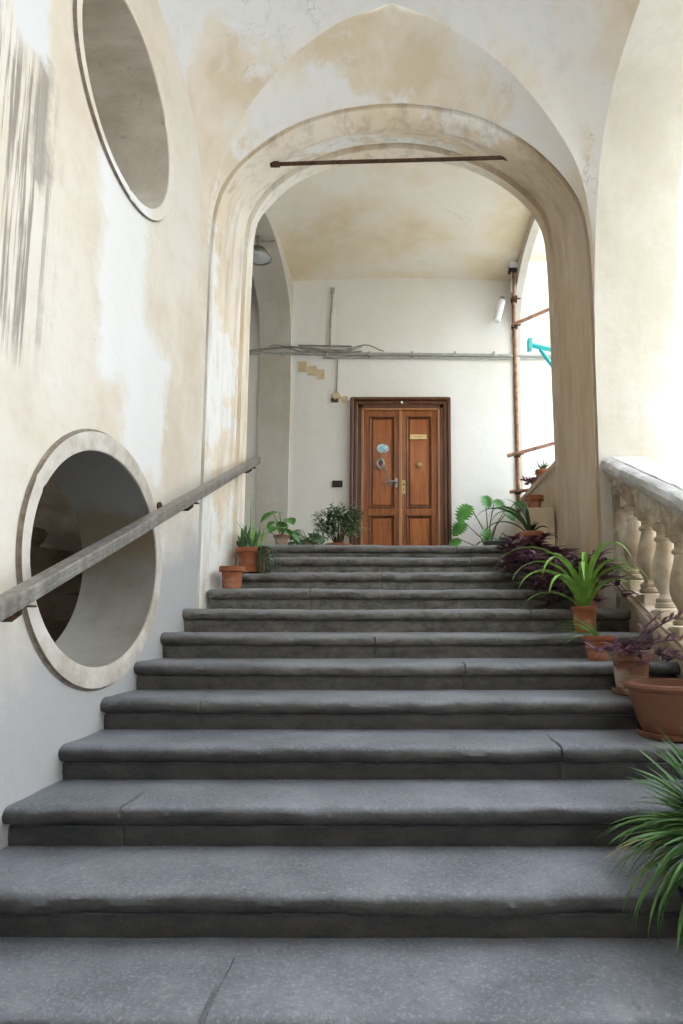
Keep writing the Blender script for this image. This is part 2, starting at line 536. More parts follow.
wl = MB()
rect = lambda x, y0, y1, z0, z1: [(x, y0, z0), (x, y1, z0), (x, y1, z1), (x, y0, z1)]
holed_sheet(wl, XL, rect(XL, -3.2, 4.6, -.1, 7.0), [ell(LOW_I, XL), ell(UP_I, XL)])
wl.cur = 1
holed_sheet(wl, XLO, rect(XLO, -3.2, 5.6, -.1, 7.0), [ell(LOW_I, XLO), ell(UP_I, XLO)])
wl.cur = 2
for c, pr_ in ((LOW_I, .013), (UP_I, .012)):
    a = ell(c, 0)
    rings = [[(XL + pr_ + (XLO - XL - pr_) * t, p[1], p[2]) for p in a] for t in (0, .33, .66, 1)]
    wl.loft(rings, closed=True)
wl.cur = 0
wl.add(rect(XL, -3.2, -3.2, 0, 0)[:1] + [(XLO, -3.2, -.1), (XLO, -3.2, 7), (XL, -3.2, 7)], [(0, 1, 2, 3)])
wl.add([(XL, -3.2, 7), (XL, 4.6, 7), (XLO, 4.6, 7), (XLO, -3.2, 7)], [(0, 1, 2, 3)])
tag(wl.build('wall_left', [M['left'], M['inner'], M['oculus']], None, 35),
    'stained cream plaster wall with two round openings', 'wall', kind='structure')


def ring(name, o, i, prot, label):
    mb = MB()
    n = 120
    prof = []
    O, I = ell(o, 0, n), ell(i, 0, n)
    def mixr(t, x):
        return [(x, a[1] + (b[1] - a[1]) * t, a[2] + (b[2] - a[2]) * t) for a, b in zip(O, I)]
    rr = [mixr(-.10, XL + .002), mixr(0, XL + prot * .3), mixr(.03, XL + prot * .9), mixr(.16, XL + prot), mixr(.86, XL + prot), mixr(.97, XL + prot * .9), mixr(1.0, XL + prot * .6)]
    # old joints between the stones
    out = []
    for q, r_ in enumerate(rr):
        row = []
        for k, p in enumerate(r_):
            wv = .002 * noise.noise((k * .15, q, o[1]))
            j = (k % 40 == 11) and 2 <= q <= 6
            row.append((p[0] + wv - (.006 if j else 0), p[1], p[2]))
        out.append(row)
    mb.loft(out[:3], closed=True)
    mb.cur = 1
    mb.loft(out[2:], closed=True)
    return tag(mb.build(name, [M['seam'], M['ring'] if prot > .022 else M['left']], None, 40), label, 'stone ring', kind='structure')


ring('trim_1', LOW_O, LOW_I, .024, 'raised stone ring round the lower opening of the left wall')
ring('trim_2', UP_O, UP_I, .020, 'plastered ring round the upper opening of the left wall')

# stairwell behind the round openings: curved shell and winding stair seen from below
sh = MB()
sh.box(-5.2, -5.05, .9, 7.0, -.3, 6.2)
sh.box(-5.2, XLO, .8, .95, -.3, 6.2)
sh.box(-5.2, XLO - .01, 5.30, 5.34, -.3, 7)
sh.box(-5.2, XLO, .8, 3.2, 6.0, 6.1)
sh.box(-5.2, XLO, .8, 5.5, -.3, -.2)
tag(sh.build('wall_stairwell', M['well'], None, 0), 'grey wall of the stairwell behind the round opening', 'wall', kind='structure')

CXW, CYW = -3.15, 4.32
wind = empty('winding_stair', (CXW, CYW, 0), 'dark winding stair seen through the lower round opening', 'stair', kind='structure')
for k in range(16):
    a0 = R(-150 + k * 20); a1 = a0 + R(23)
    z = .15 + k * .2
    mb = MB()
    pr = []
    for t in range(7):
        a = a0 + (a1 - a0) * t / 6
        pr.append([(math.cos(a) * r, math.sin(a) * r, zz) for r, zz in ((.12, z), (.88, z), (.91, z - .03), (.88, z - .10), (.80, z - .16), (.5, z - .22), (.12, z - .16))])
    mb.loft(pr, closed=True, caps=True)
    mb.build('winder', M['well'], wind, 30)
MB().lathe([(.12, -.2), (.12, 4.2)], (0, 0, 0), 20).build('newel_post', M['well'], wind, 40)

# ------------------------------------------------------------------ setting: the arch at the top of the flight

A_pts = [(-1.605, 1.2), (-1.605, 2.4), (-1.605, 3.5), (-1.610, 4.33), (-1.60, 4.80), (-1.555, 5.204), (-1.435, 5.472), (-1.25, 5.671), (-.963, 5.872), (-.63, 6.005), (-.336, 6.062),
         (-.042, 6.083), (.27, 6.055), (.60, 5.972), (.93, 5.79), (1.19, 5.565), (1.39, 5.294), (1.49, 4.983), (1.519, 4.506), (1.522, 3.5), (1.522, 2.4), (1.522, 1.2)]
C_pts = [(-1.525, 1.4), (-1.525, 2.6), (-1.52, 3.746), (-1.515, 4.6), (-1.508, 5.096), (-1.488, 5.416), (-1.43, 5.606), (-1.265, 5.85), (-1.005, 6.044), (-.703, 6.182), (-.4, 6.26),
         (-.05, 6.285), (.257, 6.25), (.56, 6.16), (.83, 6.035), (1.086, 5.845), (1.28, 5.63), (1.365, 5.40), (1.398, 5.1), (1.408, 4.6), (1.414, 3.746), (1.414, 2.6), (1.414, 1.4)]
D_pts = [(-1.476, 1.4), (-1.476, 2.6), (-1.476, 3.436), (-1.476, 4.515), (-1.468, 5.1), (-1.452, 5.483), (-1.37, 5.70), (-1.068, 6.006), (-.727, 6.17), (-.394, 6.24), (-.049, 6.258),
         (.344, 6.232), (.678, 6.13), (.99, 5.944), (1.209, 5.722), (1.325, 5.50), (1.363, 5.2), (1.376, 4.6), (1.383, 3.824), (1.40, 2.6), (1.40, 1.4)]
NA = 150


def plane_curve(pts, d): return [Vector((p.x, d, p.y)) for p in resample([(x, z, 0) for x, z in pts], NA)]


def offset(c, k):
    """push the curve outward (k>0) in its own plane"""
    out = []
    for i, p in enumerate(c):
        t = c[min(i + 1, NA - 1)] - c[max(i - 1, 0)]
        n = Vector((-t.z, 0, t.x)).normalized()
        out.append(p + n * k)
    return out


def widen(c, k):
    return [Vector((p.x * k, p.y, EYE + (p.z - EYE) * k)) for p in c]


def dshift(c, dd): return [Vector((p.x, p.y + dd, p.z)) for p in c]


A = plane_curve(A_pts, 4.6)
C_ = plane_curve(C_pts, 5.25)
D_ = widen(plane_curve(D_pts, 5.47), 1.006)
D_rear = dshift(widen(plane_curve(D_pts, 5.47), 1.026), .10)
B = []
for a, c in zip(A, C_):
    w = sstep(5.25, 5.95, a.z)
    jam = a.lerp(c, .82)
    top = Vector((a.x * .975, 4.77, a.z - .085))
    B.append(jam.lerp(top, w))
AB = [a.lerp(b, .5) + Vector((0, -.015, -.006)) for a, b in zip(A, B)]

ar = MB()
ar.loft([A, dshift(offset(A, .025), .02), dshift(offset(A, .02), .035), dshift(offset(A, -.018), .03), dshift(offset(AB, -.012), 0), B,
         [b.lerp(c, .5) + Vector((0, 0, .01)) for b, c in zip(B, C_)], C_])
ar.cur = 1
Cg = dshift(offset(C_, .03), .04)
ar.loft([C_, Cg])
ar.loft([Cg, dshift(offset(C_, -.022), .045), [d.lerp(c, .35) for d, c in zip(D_, offset(dshift(C_, .05), -.02))], D_, D_rear])
# rear face of the arch wall, looking on to the landing
rear = D_rear
ar.loft([rear, [Vector((-1.62 if p.x < -1.0 else (1.56 if p.x > 1.0 else p.x * 1.2), p.y, max(p.z, 6.7) if abs(p.x) < 1.3 else p.z)) for p in rear]])
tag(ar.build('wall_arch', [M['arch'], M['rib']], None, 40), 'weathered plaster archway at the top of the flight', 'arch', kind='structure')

# ------------------------------------------------------------------ setting: lunette vault over the flight

BC = 3.2                                # middle of the bay; its far half is mirrored to the near half
G_pts = [(-1.605, 4.59, 3.9), (-1.605, 4.56, 4.5), (-1.598, 4.53, 4.85), (-1.559, 4.5, 5.172), (-1.44, 4.42, 5.50), (-1.23, 4.34, 5.82), (-.98, 4.26, 6.055),
         (-.738, 4.2, 6.222), (-.46, 4.14, 6.35), (-.10, 4.09, 6.43), (.19, 4.12, 6.345), (.50, 4.17, 6.205), (.735, 4.22, 6.07), (.975, 4.28, 5.87), (1.215, 4.36, 5.61),
         (1.385, 4.42, 5.33), (1.49, 4.50, 4.95), (1.522, 4.56, 4.5), (1.522, 4.59, 3.9)]
WA = [(4.6, 3.9), (4.57, 4.3), (4.52, 4.62), (4.44, 4.97), (4.32, 5.30), (4.13, 5.55), (3.86, 5.68), (3.5, 5.735), (3.2, 5.74)]
TIP = 9


def up_curve(lo, hi, n=40):
    return resample(lo, n)


Gl = resample(G_pts[:TIP + 1], 40)
Gr = resample(G_pts[TIP:][::-1], 40)
Wl = [Vector((XL, p.x, p.y)) for p in resample([(d, z, 0) for d, z in WA], 40)]
XR = 1.522
Wr = [Vector((XR, p.x, p.y)) for p in resample([(d, z, 0) for d, z in WA], 40)]


def bulge(a, b, t, k):
    """curved web between two boundary curves"""
    out = []
    for i, (p, q) in enumerate(zip(a, b)):
        s = p.lerp(q, t)
        w = (q - p).length
        s.z += k * w * math.sin(math.pi * t)
        out.append(s)
    return out


va = MB()


def mir(c): return [Vector((p.x, 2 * BC - p.y, p.z)) for p in c]


for f in (lambda c: c, mir):
    va.cur = 0
    va.loft([f(bulge(Wl, Gl, t / 10, .14)) for t in range(11)])
    va.loft([f(bulge(Wr, Gr, t / 10, .14)) for t in range(11)])
    va.cur = 1
    Gall = resample(G_pts, NA)
    # the archway curve from the springing up
    As = [p for p in A if p.z > 3.85]
    As = [Vector((p.x, p.y, p.z)) for p in resample(As[::2], NA)]
    va.loft([f(bulge(Gall, As, t / 8, .05)) for t in range(9)])
va.cur = 0
# the crown
capf = bulge(Wl, Gl, 0, .14)
edge_l = [bulge(Wl, Gl, t / 10, .14)[-1] for t in range(11)]
edge_r = [bulge(Wr, Gr, t / 10, .14)[-1] for t in range(11)]
e1 = edge_l + edge_r[::-1][1:]
rows = []
for t in range(11):
    q = t / 10
    rows.append([Vector((p.x, p.y * (1 - q) + (2 * BC - p.y) * q, p.z + .12 * math.sin(math.pi * q) * (1 - (abs(p.x) / 1.62) ** 2))) for p in e1])
va.loft(rows)
tag(va.build('ceiling', [M['vault'], M['lunette']], None, 40), 'patchy white and cream plaster vault over the flight', 'ceiling', kind='structure')

# ------------------------------------------------------------------ setting: right side, open arch above the balustrade

XRO = 2.17
full = [(XR, 4.6, 1.2), (XR, 4.6, 3.0)] + [tuple(p) for p in Wr]
rw_curve = [Vector(p) for p in full] + [Vector((p[0], 2 * BC - p[1], p[2])) for p in full[::-1][1:-2]] + [Vector((XR, 1.8, 3.0)), Vector((XR, 1.8, -.1))]
wr = MB()
wr.loft([[Vector((XR + (XRO - XR) * t, p.y, p.z)) for p in rw_curve] for t in (0, .15, .5, .85, 1)])
# outer face over the arch and the two piers
top = []
for p in rw_curve:
    dy = p.y - BC
    top.append(Vector((XRO, BC + (1.9 if dy > 0 else -1.9) * (1 if abs(dy) > 1.2 else abs(dy) / 1.2), 7.0 if abs(dy) < 1.36 else p.z)))
wr.loft([[Vector((XRO, p.y, p.z)) for p in rw_curve], top])
wr.box(XR, XRO, 1.3, 1.8 - .001, -.1, 7)
wr.box(1.56, XRO, 4.601, 5.575, .5, 7)
tag(wr.build('wall_right', M['jamb'], None, 40), 'pale plastered pier and open arch above the balustrade', 'wall', kind='structure')

# ------------------------------------------------------------------ setting: landing bay

BW = 8.10
ROOM_R = 1.52
bw = MB()
bw.box(-4.8, 4.4, BW, BW + .25, LAND - .6, 7.2)
tag(bw.build('wall_back', M['back'], None, 0), 'white plaster rear wall of the landing with the wooden door', 'wall', kind='structure')
cl = MB()
cl.loft([[(-1.62 + 3.2 * t / 12, d, 6.60 + .06 * math.sin(math.pi * t / 12)) for t in range(13)] for d in (5.5, 6.4, 7.3, BW + .02)])
cl.box(-2.2, 2.2, 5.5, BW + .2, 6.9, 7.0)
tag(cl.build('ceiling_landing', M['ceil'], None, 40), 'cream stained ceiling of the landing', 'ceiling', kind='structure')

# side arches of the landing: sheet with an arched opening, and its thickness
SA = [(8.07, LAND - .2), (8.07, 3.6), (8.07, 4.6), (8.065, 5.42), (8.02, 5.85), (7.88, 6.17), (7.47, 6.39), (6.97, 6.465), (6.5, 6.43), (6.05, 6.25), (5.80, 5.9), (5.72, 5.42), (5.70, 4.6), (5.70, 3.6), (5.70, LAND - .2)]


def side_arch(name, x, xo, mat, label, base=None):
    mb = MB()
    c = [Vector((0, p.x, p.y)) for p in resample([(d, z, 0) for d, z in SA], 90)]
    mb.loft([[Vector((x + (xo - x) * t, p.y, p.z)) for p in c] for t in (0, .5, 1)])
    for xx in (x, xo):
        o = []
        for p in c:
            if p.z < 5.9: o.append(Vector((xx, BW + .02 if p.y > 6.9 else 5.5, p.z)))
            else: o.append(Vector((xx, p.y + (p.y - 6.9) * .25, 6.92)))
        mb.loft([[Vector((xx, p.y, p.z)) for p in c], o])
    return tag(mb.build(name, mat, None, 40), label, 'wall', kind='structure')


side_arch('wall_left_landing', -1.60, -2.04, M['jamb'], 'arched opening on the left of the landing leading to a passage')
side_arch('wall_right_landing', ROOM_R, ROOM_R + .10, M['jamb'], 'arched opening on the right of the landing, open to daylight')
# passage behind the left arch
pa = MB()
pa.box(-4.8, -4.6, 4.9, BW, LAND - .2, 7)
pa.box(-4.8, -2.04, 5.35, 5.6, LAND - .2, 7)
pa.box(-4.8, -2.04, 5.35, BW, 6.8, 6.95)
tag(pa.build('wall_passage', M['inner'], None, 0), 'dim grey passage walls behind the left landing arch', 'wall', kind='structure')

# parapet on the right of the landing
pp = MB()
prof = [(1.56, LAND - .3), (1.56, 3.33), (1.54, 3.345), (1.54, 3.40), (1.56, 3.415), (1.80, 3.415), (1.82, 3.40), (1.82, 3.345), (1.78, 3.33), (1.78, 1.0)]
pp.loft([[(x, d + .004 * noise.noise((d * 5, x, z)), z) for x, z in prof] for d in (5.57, 6.2, 6.8, 7.4, BW)], closed=False)
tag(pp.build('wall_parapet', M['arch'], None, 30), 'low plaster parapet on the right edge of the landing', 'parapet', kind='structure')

# unseen rear bay, added to hold back light: wall, ceiling, part-open side
rb = MB().box(-2.05, 2.2, -3.4, -3.2, -.1, 7)
tag(rb.build('wall_rear_shield', M['inner'], None, 0), 'unseen plaster wall added behind the camera to cut light', 'wall', kind='structure')
tag(MB().box(1.64, 2.2, -3.2, 1.3, -.1, 1.0).box(1.64, 2.2, -3.2, -1.6, .9, 5.6).box(1.64, 2.2, -3.2, 1.3, 5.6, 7.0).build('wall_right_rear_shield', M['jamb'], None, 0), 'unseen low side wall added behind the camera to shape light', 'wall', kind='structure')

tag(MB().box(-2.05, 2.2, -3.4, 1.4, 5.6, 5.8).build('ceiling_rear_shield', M['vault'], None, 0), 'unseen flat ceiling added behind the camera to cut light', 'ceiling', kind='structure')

# courtyard ground, and unseen walls added to block sky light
tag(MB().box(2.21, 9.5, -3.4, -3.0, -.2, 17).build('wall_sky_blocker_wing', M['blocker'], None, 0), 'unseen wall added behind the stairs to block sky light', 'wall', kind='structure')
tag(MB().box(9.5, 12, -3.4, 5.5, -.2, 13).build('wall_sky_blocker', M['blocker'], None, 0), 'unseen wall added across the courtyard to cut sky light', 'wall', kind='structure')
tag(MB().box(2.61, 40, -30, 45, -.3, -.05).build('ground_courtyard', M['ground'], None, 0), 'paved courtyard ground beyond the arch', 'ground', kind='structure')

# ------------------------------------------------------------------ balustrade

ba = empty('balustrade', (1.78, 3.0, nose_z(3.0)), 'weathered stone balustrade with turned balusters along the right of the stairs', 'balustrade', kind='thing')
BL = (-1.78, -3.0, -nose_z(3.0))
D_A, D_B = 2.05, 4.598


def along(prof, d0, d1, n=40, rough=.003, seed=0):
    rings = []
    for k in range(n + 1):
        d = d0 + (d1 - d0) * k / n
        row = []
        for i, (x, dz) in enumerate(prof):
            w = rough * noise.noise((d * 6, i * 1.7, seed)) + rough * .6 * noise.noise((d * 25, i * 2.1, seed + 4))
            row.append((x + w, d, nose_z(d) + dz + w))
        rings.append(row)
    return rings


capp = [(1.60, .93), (1.585, .935), (1.585, .95), (1.555, .962), (1.54, .985), (1.535, 1.012), (1.545, 1.045), (1.565, 1.062), (1.60, 1.070), (1.605, 1.060), (1.617, 1.060), (1.622, 1.074),
        (1.87, 1.074), (1.895, 1.06), (1.905, 1.025), (1.895, .985), (1.87, .94), (1.87, .93)]
MB().loft(along(capp, D_A, D_B, 60, .006), closed=True, caps=True).build('handrail_cap', M['cap'], ba, 30, BL)
fri = [(1.615, .79), (1.615, .87), (1.598, .88), (1.598, .932), (1.86, .932), (1.86, .79)]
MB().loft(along(fri, D_A, D_B, 60, .018, 3), closed=True, caps=True).build('frieze', M['frieze'], ba, 30, BL)
pli = [(1.625, -.75), (1.625, .02), (1.60, .035), (1.60, .075), (1.62, .09), (1.62, .115), (1.84, .115), (1.87, .09), (1.87, -.75)]
MB().loft(along(pli, D_A, D_B, 60, .004, 6), closed=True, caps=True).build('plinth', M['balus'], ba, 30, BL)
MB().bbox(1.612, 1.865, 4.535, 4.597, nose_z(4.55) - .3, nose_z(4.55) + .86, .01).build('end_block', M['frieze'], ba, 30, BL)
BAL = [(.058, .06), (.064, .066), (.064, .082), (.052, .092), (.058, .100), (.058, .112), (.040, .122), (.036, .135), (.044, .16), (.060, .19), (.070, .225), (.073, .255), (.070, .29), (.061, .335),
       (.051, .375), (.044, .41), (.041, .432), (.052, .442), (.054, .452), (.048, .462), (.040, .468), (.040, .495), (.054, .503), (.060, .515), (.060, .535)]
for k in range(7):
    d = 4.43 - .25 * k
    z = nose_z(d) + .10
    mb = MB()
    mb.lathe([(r * 1.2, h * 1.17) for r, h in BAL], (1.715, d, z), 28, wob=.04, seed=k * 3)
    mb.bbox(1.715 - .082, 1.715 + .082, d - .078, d + .078, z - .07, z + .062, .008)
    mb.bbox(1.715 - .075, 1.715 + .075, d - .075, d + .075, z + .62, z + .74, .006)
    mb.build('baluster', M['balus'], ba, 35, BL)

# ------------------------------------------------------------------ wooden handrail on the left wall

def rail_z(d): return 1.778 + (d - 2.05) * (3.268 - 1.778) / (5.50 - 2.05)


hr = empty('wall_handrail', (-1.38, 3.6, rail_z(3.6)), 'long grey weathered handrail sloping up the left wall', 'handrail')
HL = (1.38, -3.6, -rail_z(3.6))
rp = [(-.030, -.030), (-.040, -.024), (-.040, .020), (-.034, .028), (.030, .030), (.038, .024), (.039, .006), (.033, .002), (.033, -.004), (.039, -.009), (.039, -.024), (.032, -.031)]
rings = []
for k in range(61):
    d = .5 + 4.95 * k / 60
    w = .0025 * noise.noise((d * 3, 0, 0))
    rings.append([(-1.38 + x + w, d, rail_z(d) + z + w) for x, z in rp])
MB().loft(rings, closed=True, caps=True).build('rail', M['rail'], hr, 25, HL)
for d, xw in ((.9, -1.6), (2.16, -1.6), (3.84, -1.6), (5.28, -1.50)):
    z = rail_z(d)
    mb = MB()
    mb.tube([(-1.385, d, z - .03), (-1.385, d, z - .065), (-1.41, d, z - .085), (-1.46, d, z - .085), (xw + .004, d, z - .07)], .011, 8)
    mb.lathe([(.034, 0), (.034, .010), (.02, .016)], (xw, d, z - .07), 16, axis='x')
    mb.bbox(-1.41, -1.35, d - .05, d + .05, z - .042, z - .034, .003)
    mb.build('bracket', M['iron'], hr, 40, HL)

# ------------------------------------------------------------------ the door

DX0, DX1 = -.756, .632
DT = 4.863
dr = empty('door_1', (-.06, BW, LAND), 'brown panelled double door in a dark wooden frame on the landing', 'door', kind='structure')
DLc = (.06, -BW, -LAND)
fr = MB()
FW = .155
y0 = BW - .075
def frame_member(mb, pts_in, pts_out):
    pass
for xa, xb in ((DX0, DX0 + FW), (DX1 - FW, DX1)):
    s = 1 if xa == DX0 else -1
    e = xa if s > 0 else xb
    mb = fr
    mb.bbox(xa, xb, BW - .05, BW + .005, LAND, DT, .006)
    mb.bbox(min(e, e + s * .045), max(e, e + s * .045), BW - .085, BW, LAND, DT, .012)
    mb.bbox(min(e + s * .05, e + s * .10), max(e + s * .05, e + s * .10), BW - .066, BW, LAND, DT - .05, .012)
fr.bbox(DX0, DX1, BW - .05, BW + .005, DT - FW, DT, .006)
fr.bbox(DX0, DX1, BW - .088, BW, DT - .045, DT, .012)
fr.bbox(DX0 + .05, DX1 - .05, BW - .068, BW, DT - .10, DT - .05, .012)
fr.build('door_frame', M['frame'], dr, 30, DLc)
li = MB()
IX0, IX1, IT = DX0 + FW, DX1 - FW, DT - FW
li.bbox(IX0, IX0 + .028, BW - .062, BW, LAND, IT, .004)
li.bbox(IX1 - .028, IX1, BW - .062, BW, LAND, IT, .004)
li.bbox(IX0, IX1, BW - .062, BW, IT - .026, IT, .004)
li.build('frame_lip', M['lip'], dr, 30, DLc)
pk = MB().lathe([(.004, -.002), (.018, 0), (.018, .006), (.004, .010)], (-.045, BW - .07, DT - .075), 16, axis='y')
tag(pk.build('peephole', M['pvc'], dr, 40, DLc), 'small white disc on the frame head')
JX = -.062
for s, (a, b) in enumerate(((IX0 + .028, JX), (JX, IX1 - .028))):
    lf = MB()
    yb, yf = BW - .004, BW - .036
    st = .082                       # stile width
    zt = IT - .026
    lf.bbox(a, a + st, yf, yb, LAND, zt, .004)
    lf.bbox(b - st, b, yf, yb, LAND, zt, .004)
    lf.bbox(a + st - .01, b - st + .01, yf, yb, zt - .085, zt, .004)
    lf.bbox(a + st - .01, b - st + .01, yf, yb, LAND + .70, LAND + .80, .004)
    lf.bbox(a + st - .01, b - st + .01, yf, yb, LAND, LAND + .14, .004)
    leaf = lf.build('door_leaf', M['leaf'], dr, 30, DLc)
    for z0, z1 in ((LAND + .80, zt - .085), (LAND + .14, LAND + .70)):
        pn = MB()
        px0, px1 = a + st, b - st
        # bolection moulding then a fielded panel
        def fr_ring(i, y): return [(px0 + i, y, z0 + i), (px1 - i, y, z0 + i), (px1 - i, y, z1 - i), (px0 + i, y, z1 - i)]
        pn.cur = 1
        pn.loft([fr_ring(-.004, yf - .001), fr_ring(.006, yf - .012), fr_ring(.018, yf - .006), fr_ring(.024, yf + .018), fr_ring(.036, yf + .020)], closed=True)
        pn.cur = 0
        pn.loft([fr_ring(.036, yf + .020), fr_ring(.050, yf + .006), fr_ring(.06, yf + .005)], closed=True)
        q = fr_ring(.06, yf + .005)
        pn.cur = 0
        pn.add(q, [(0, 1, 2, 3)])
        tag(pn.build('door_panel', [M['panel'], M['mould']], leaf, 20), 'orange brown panel')
    if s == 0:
        ov = MB()
        c = ((a + b) / 2 + .01, yf + .005, 4.14)
        ov.loft([[(c[0] + math.cos(t * math.pi / 16) * .085 * k, c[1] - h, c[2] + math.sin(t * math.pi / 16) * .062 * k) for t in range(32)] for k, h in ((1, 0), (1, .008), (.9, .013), (.02, .014))], closed=True, caps=True)
        tag(ov.build('oval_plaque', M['enamel'], leaf, 40), 'small blue and white oval plaque')
        kn = MB()
        kx, kz, ky = c[0] - .03, 3.965, yf
        kn.lathe([(.045, -.004), (.045, .008), (.03, .018), (.012, .03), (.012, .05)], (kx, ky, kz), 20, axis='y')
        ringp = [(kx + math.sin(t * math.pi / 10) * .045, ky - .045, kz - .05 + math.cos(t * math.pi / 10) * .055) for t in range(21)]
        kn.tube(ringp, [.010 + .010 * math.sin(math.pi * i / 20) for i in range(21)], 8)
        kn.lathe([(.012, 0), (.026, .008), (.026, .02), (.01, .03)], (kx, ky - .03, kz - .11), 14, axis='y')
        kn.build('door_knocker', M['steel'], leaf, 40)
        ch = MB()
        for t in range(15):
            q = t / 14
            x = kx + .05 + .11 * q; z = kz - .02 - .33 * (q ** .8)
            pts = [(x + math.cos(k * math.pi / 5) * (.012 if t % 2 else .004), ky - .035 - math.cos(k * math.pi / 5) * (0 if t % 2 else .011), z + math.sin(k * math.pi / 5) * .019) for k in range(11)]
            ch.tube(pts, .0042, 5)
        ch.build('door_chain', M['steel'], leaf, 40)
        hd = MB()
        hx = b - .06
        hd.bbox(hx - .02, hx + .02, yf - .012, yf, 3.59, 3.72, .004)
        hd.tube([(hx, yf - .01, 3.66), (hx, yf - .06, 3.66), (hx - .05, yf - .065, 3.665), (hx - .13, yf - .06, 3.65), (hx - .16, yf - .055, 3.63)], [.012, .012, .013, .012, .014], 10)
        hd.build('door_handle', M['steel'], leaf, 40)
    else:
        np_ = MB().bbox((a + b) / 2 - .125, (a + b) / 2 + .105, yf - .004, yf + .006, 4.27, 4.34, .003)
        for q in range(9):
            x = (a + b) / 2 - .10 + q * .022
            np_.cur = 1
            np_.box(x, x + (.014 if q % 3 else .009), yf - .0052, yf - .003, 4.295, 4.315)
        np_.cur = 0
        tag(np_.build('nameplate', [M['plate'], M['brass']], leaf, 30), 'pale brass strip')
        kb = MB().lathe([(.034, -.006), (.034, .004), (.014, .012), (.014, .035), (.034, .048), (.040, .062), (.030, .078), (.006, .084)], ((a + b) / 2, yf, 3.90), 20, axis='y')
        tag(kb.build('door_knob', M['brass'], leaf, 40), 'round brass knob')
        lk = MB().bbox(a + .02, a + .066, yf - .010, yf, 3.50, 3.69, .005)
        lk.cur = 1
        lk.lathe([(.012, -.002), (.012, .004), (.004, .006)], (a + .043, yf - .010, 3.63), 12, axis='y')
        lk.box(a + .038, a + .048, yf - .013, yf - .009, 3.54, 3.58)
        lk.build('lock_plate', [M['brass'], M['dark']], leaf, 30)
ag = MB().bbox(JX - .022, JX + .020, BW - .058, BW - .03, LAND, IT - .026, .006)
tag(ag.build('meeting_strip', M['lip'], dr, 30, DLc), 'paler strip where the leaves meet')

# ------------------------------------------------------------------ things on the landing walls

ca = empty('cable_run', (-.2, BW, 5.38), 'grey conduit and loose cables running across the white rear wall', 'cable')
CL = (.2, -BW, -5.38)
cz = 5.50
mb = MB().tube([(-2.3, BW - .03, cz + .02), (-1.2, BW - .03, cz + .01), (0, BW - .03, cz), (1.5, BW - .03, cz - .02), (3.2, BW - .03, cz - .03)], .022, 10)
for x in (-1.7, -1.1, -.5, .1, .7, 1.25): mb.bbox(x - .015, x + .015, BW - .058, BW, cz - .03, cz + .035, .004)
mb.build('conduit', M['duct'], ca, 40, CL)
MB().tube([(-1.15, BW - .02, cz - .045), (0, BW - .02, cz - .05), (1.5, BW - .02, cz - .06), (3.2, BW - .02, cz - .07)], .014, 8).build('lower_conduit', M['duct'], ca, 40, CL)
for k in range(4):
    pts = []
    for i in range(25):
        x = -2.2 + 1.6 * i / 24 + (.3 if k == 3 else 0)
        pts.append((x, BW - .05 - .01 * k, cz + .055 + .04 * math.sin(x * (3 + k) + k * 1.9) + .025 * k * noise.noise((x * 3, k, 0))))
    MB().tube(pts, .0085, 6).build('loose_cable', M['cable'], ca, 40, CL)
MB().tube([(-1.5, BW - .03, cz + .13), (-.9, BW - .025, cz + .125), (-.75, BW - .025, cz + .12)], .012, 6).build('short_cable', M['cable'], ca, 40, CL)

vc = MB().tube([(-1.055, BW - .018, cz + .12), (-1.05, BW - .018, cz + .5), (-1.03, BW - .018, 6.25), (-1.03, BW - .018, 6.45)], .016, 8)
vc.bbox(-1.06, -1.0, BW - .03, BW, 6.42, 6.50, .006)
tag(vc.build('riser_conduit', M['duct'], None, 40), 'thin vertical conduit on the rear wall left of the door, up to the ceiling', 'conduit')

jb = empty('junction_box', (-1.0, BW, 4.93), 'small open junction box on a hanging wire beside the door frame', 'junction box')
JL = (1.0, -BW, -4.93)
MB().tube([(-.945, BW - .016, cz - .075), (-.95, BW - .014, 5.15), (-.955, BW - .016, 4.92)], .009, 6).build('wire', M['cable'], jb, 40, JL)
b_ = MB()
pts = [(-1.03, 4.91), (-.93, 4.95), (-.89, 4.88), (-.98, 4.84)]
b_.loft([[(x, BW - .055, z) for x, z in pts], [(x, BW - .001, z) for x, z in pts]], closed=True, caps=True)
b_.build('lid', M['card'], jb, 20, JL)
MB().bbox(-1.03, -.93, BW - .03, BW, 4.81, 4.87, .006).build('box', M['stemb'], jb, 20, JL)
tag(MB().bbox(-.885, -.80, BW - .006, BW, 4.815, 4.905, .002).build('tape_patch', M['card'], None, 20), 'beige tape patch between the junction box and the door frame', 'patch')
for (x, z, w, h), w_ in zip(((-1.50, 5.33, .12, .15), (-1.37, 5.275, .13, .14), (-1.23, 5.22, .10, .14)),
                            ('left and highest', 'middle', 'right and lowest')):
    q = MB()
    q.bbox(x, x + w, BW - .012, BW, z - h / 2, z + h / 2, .003)
    tag(q.build('card_label', M['card'], None, 20), 'beige card square under the conduit, %s of the three' % w_, 'card')
db = empty('door_bell', (-.93, BW, 3.65), 'black doorbell panel on the wall left of the door', 'doorbell')
MB().bbox(-.07, .07, -.022, 0, -.045, .045, .006).build('plate', M['dark'], db, 30)
bt = MB()
for k in (-1, 0, 1): bt.bbox(k * .035 - .012, k * .035 + .012, -.028, -.02, -.012, .012, .003)
tag(bt.build('button', M['iron'], db, 30), 'dull push buttons')

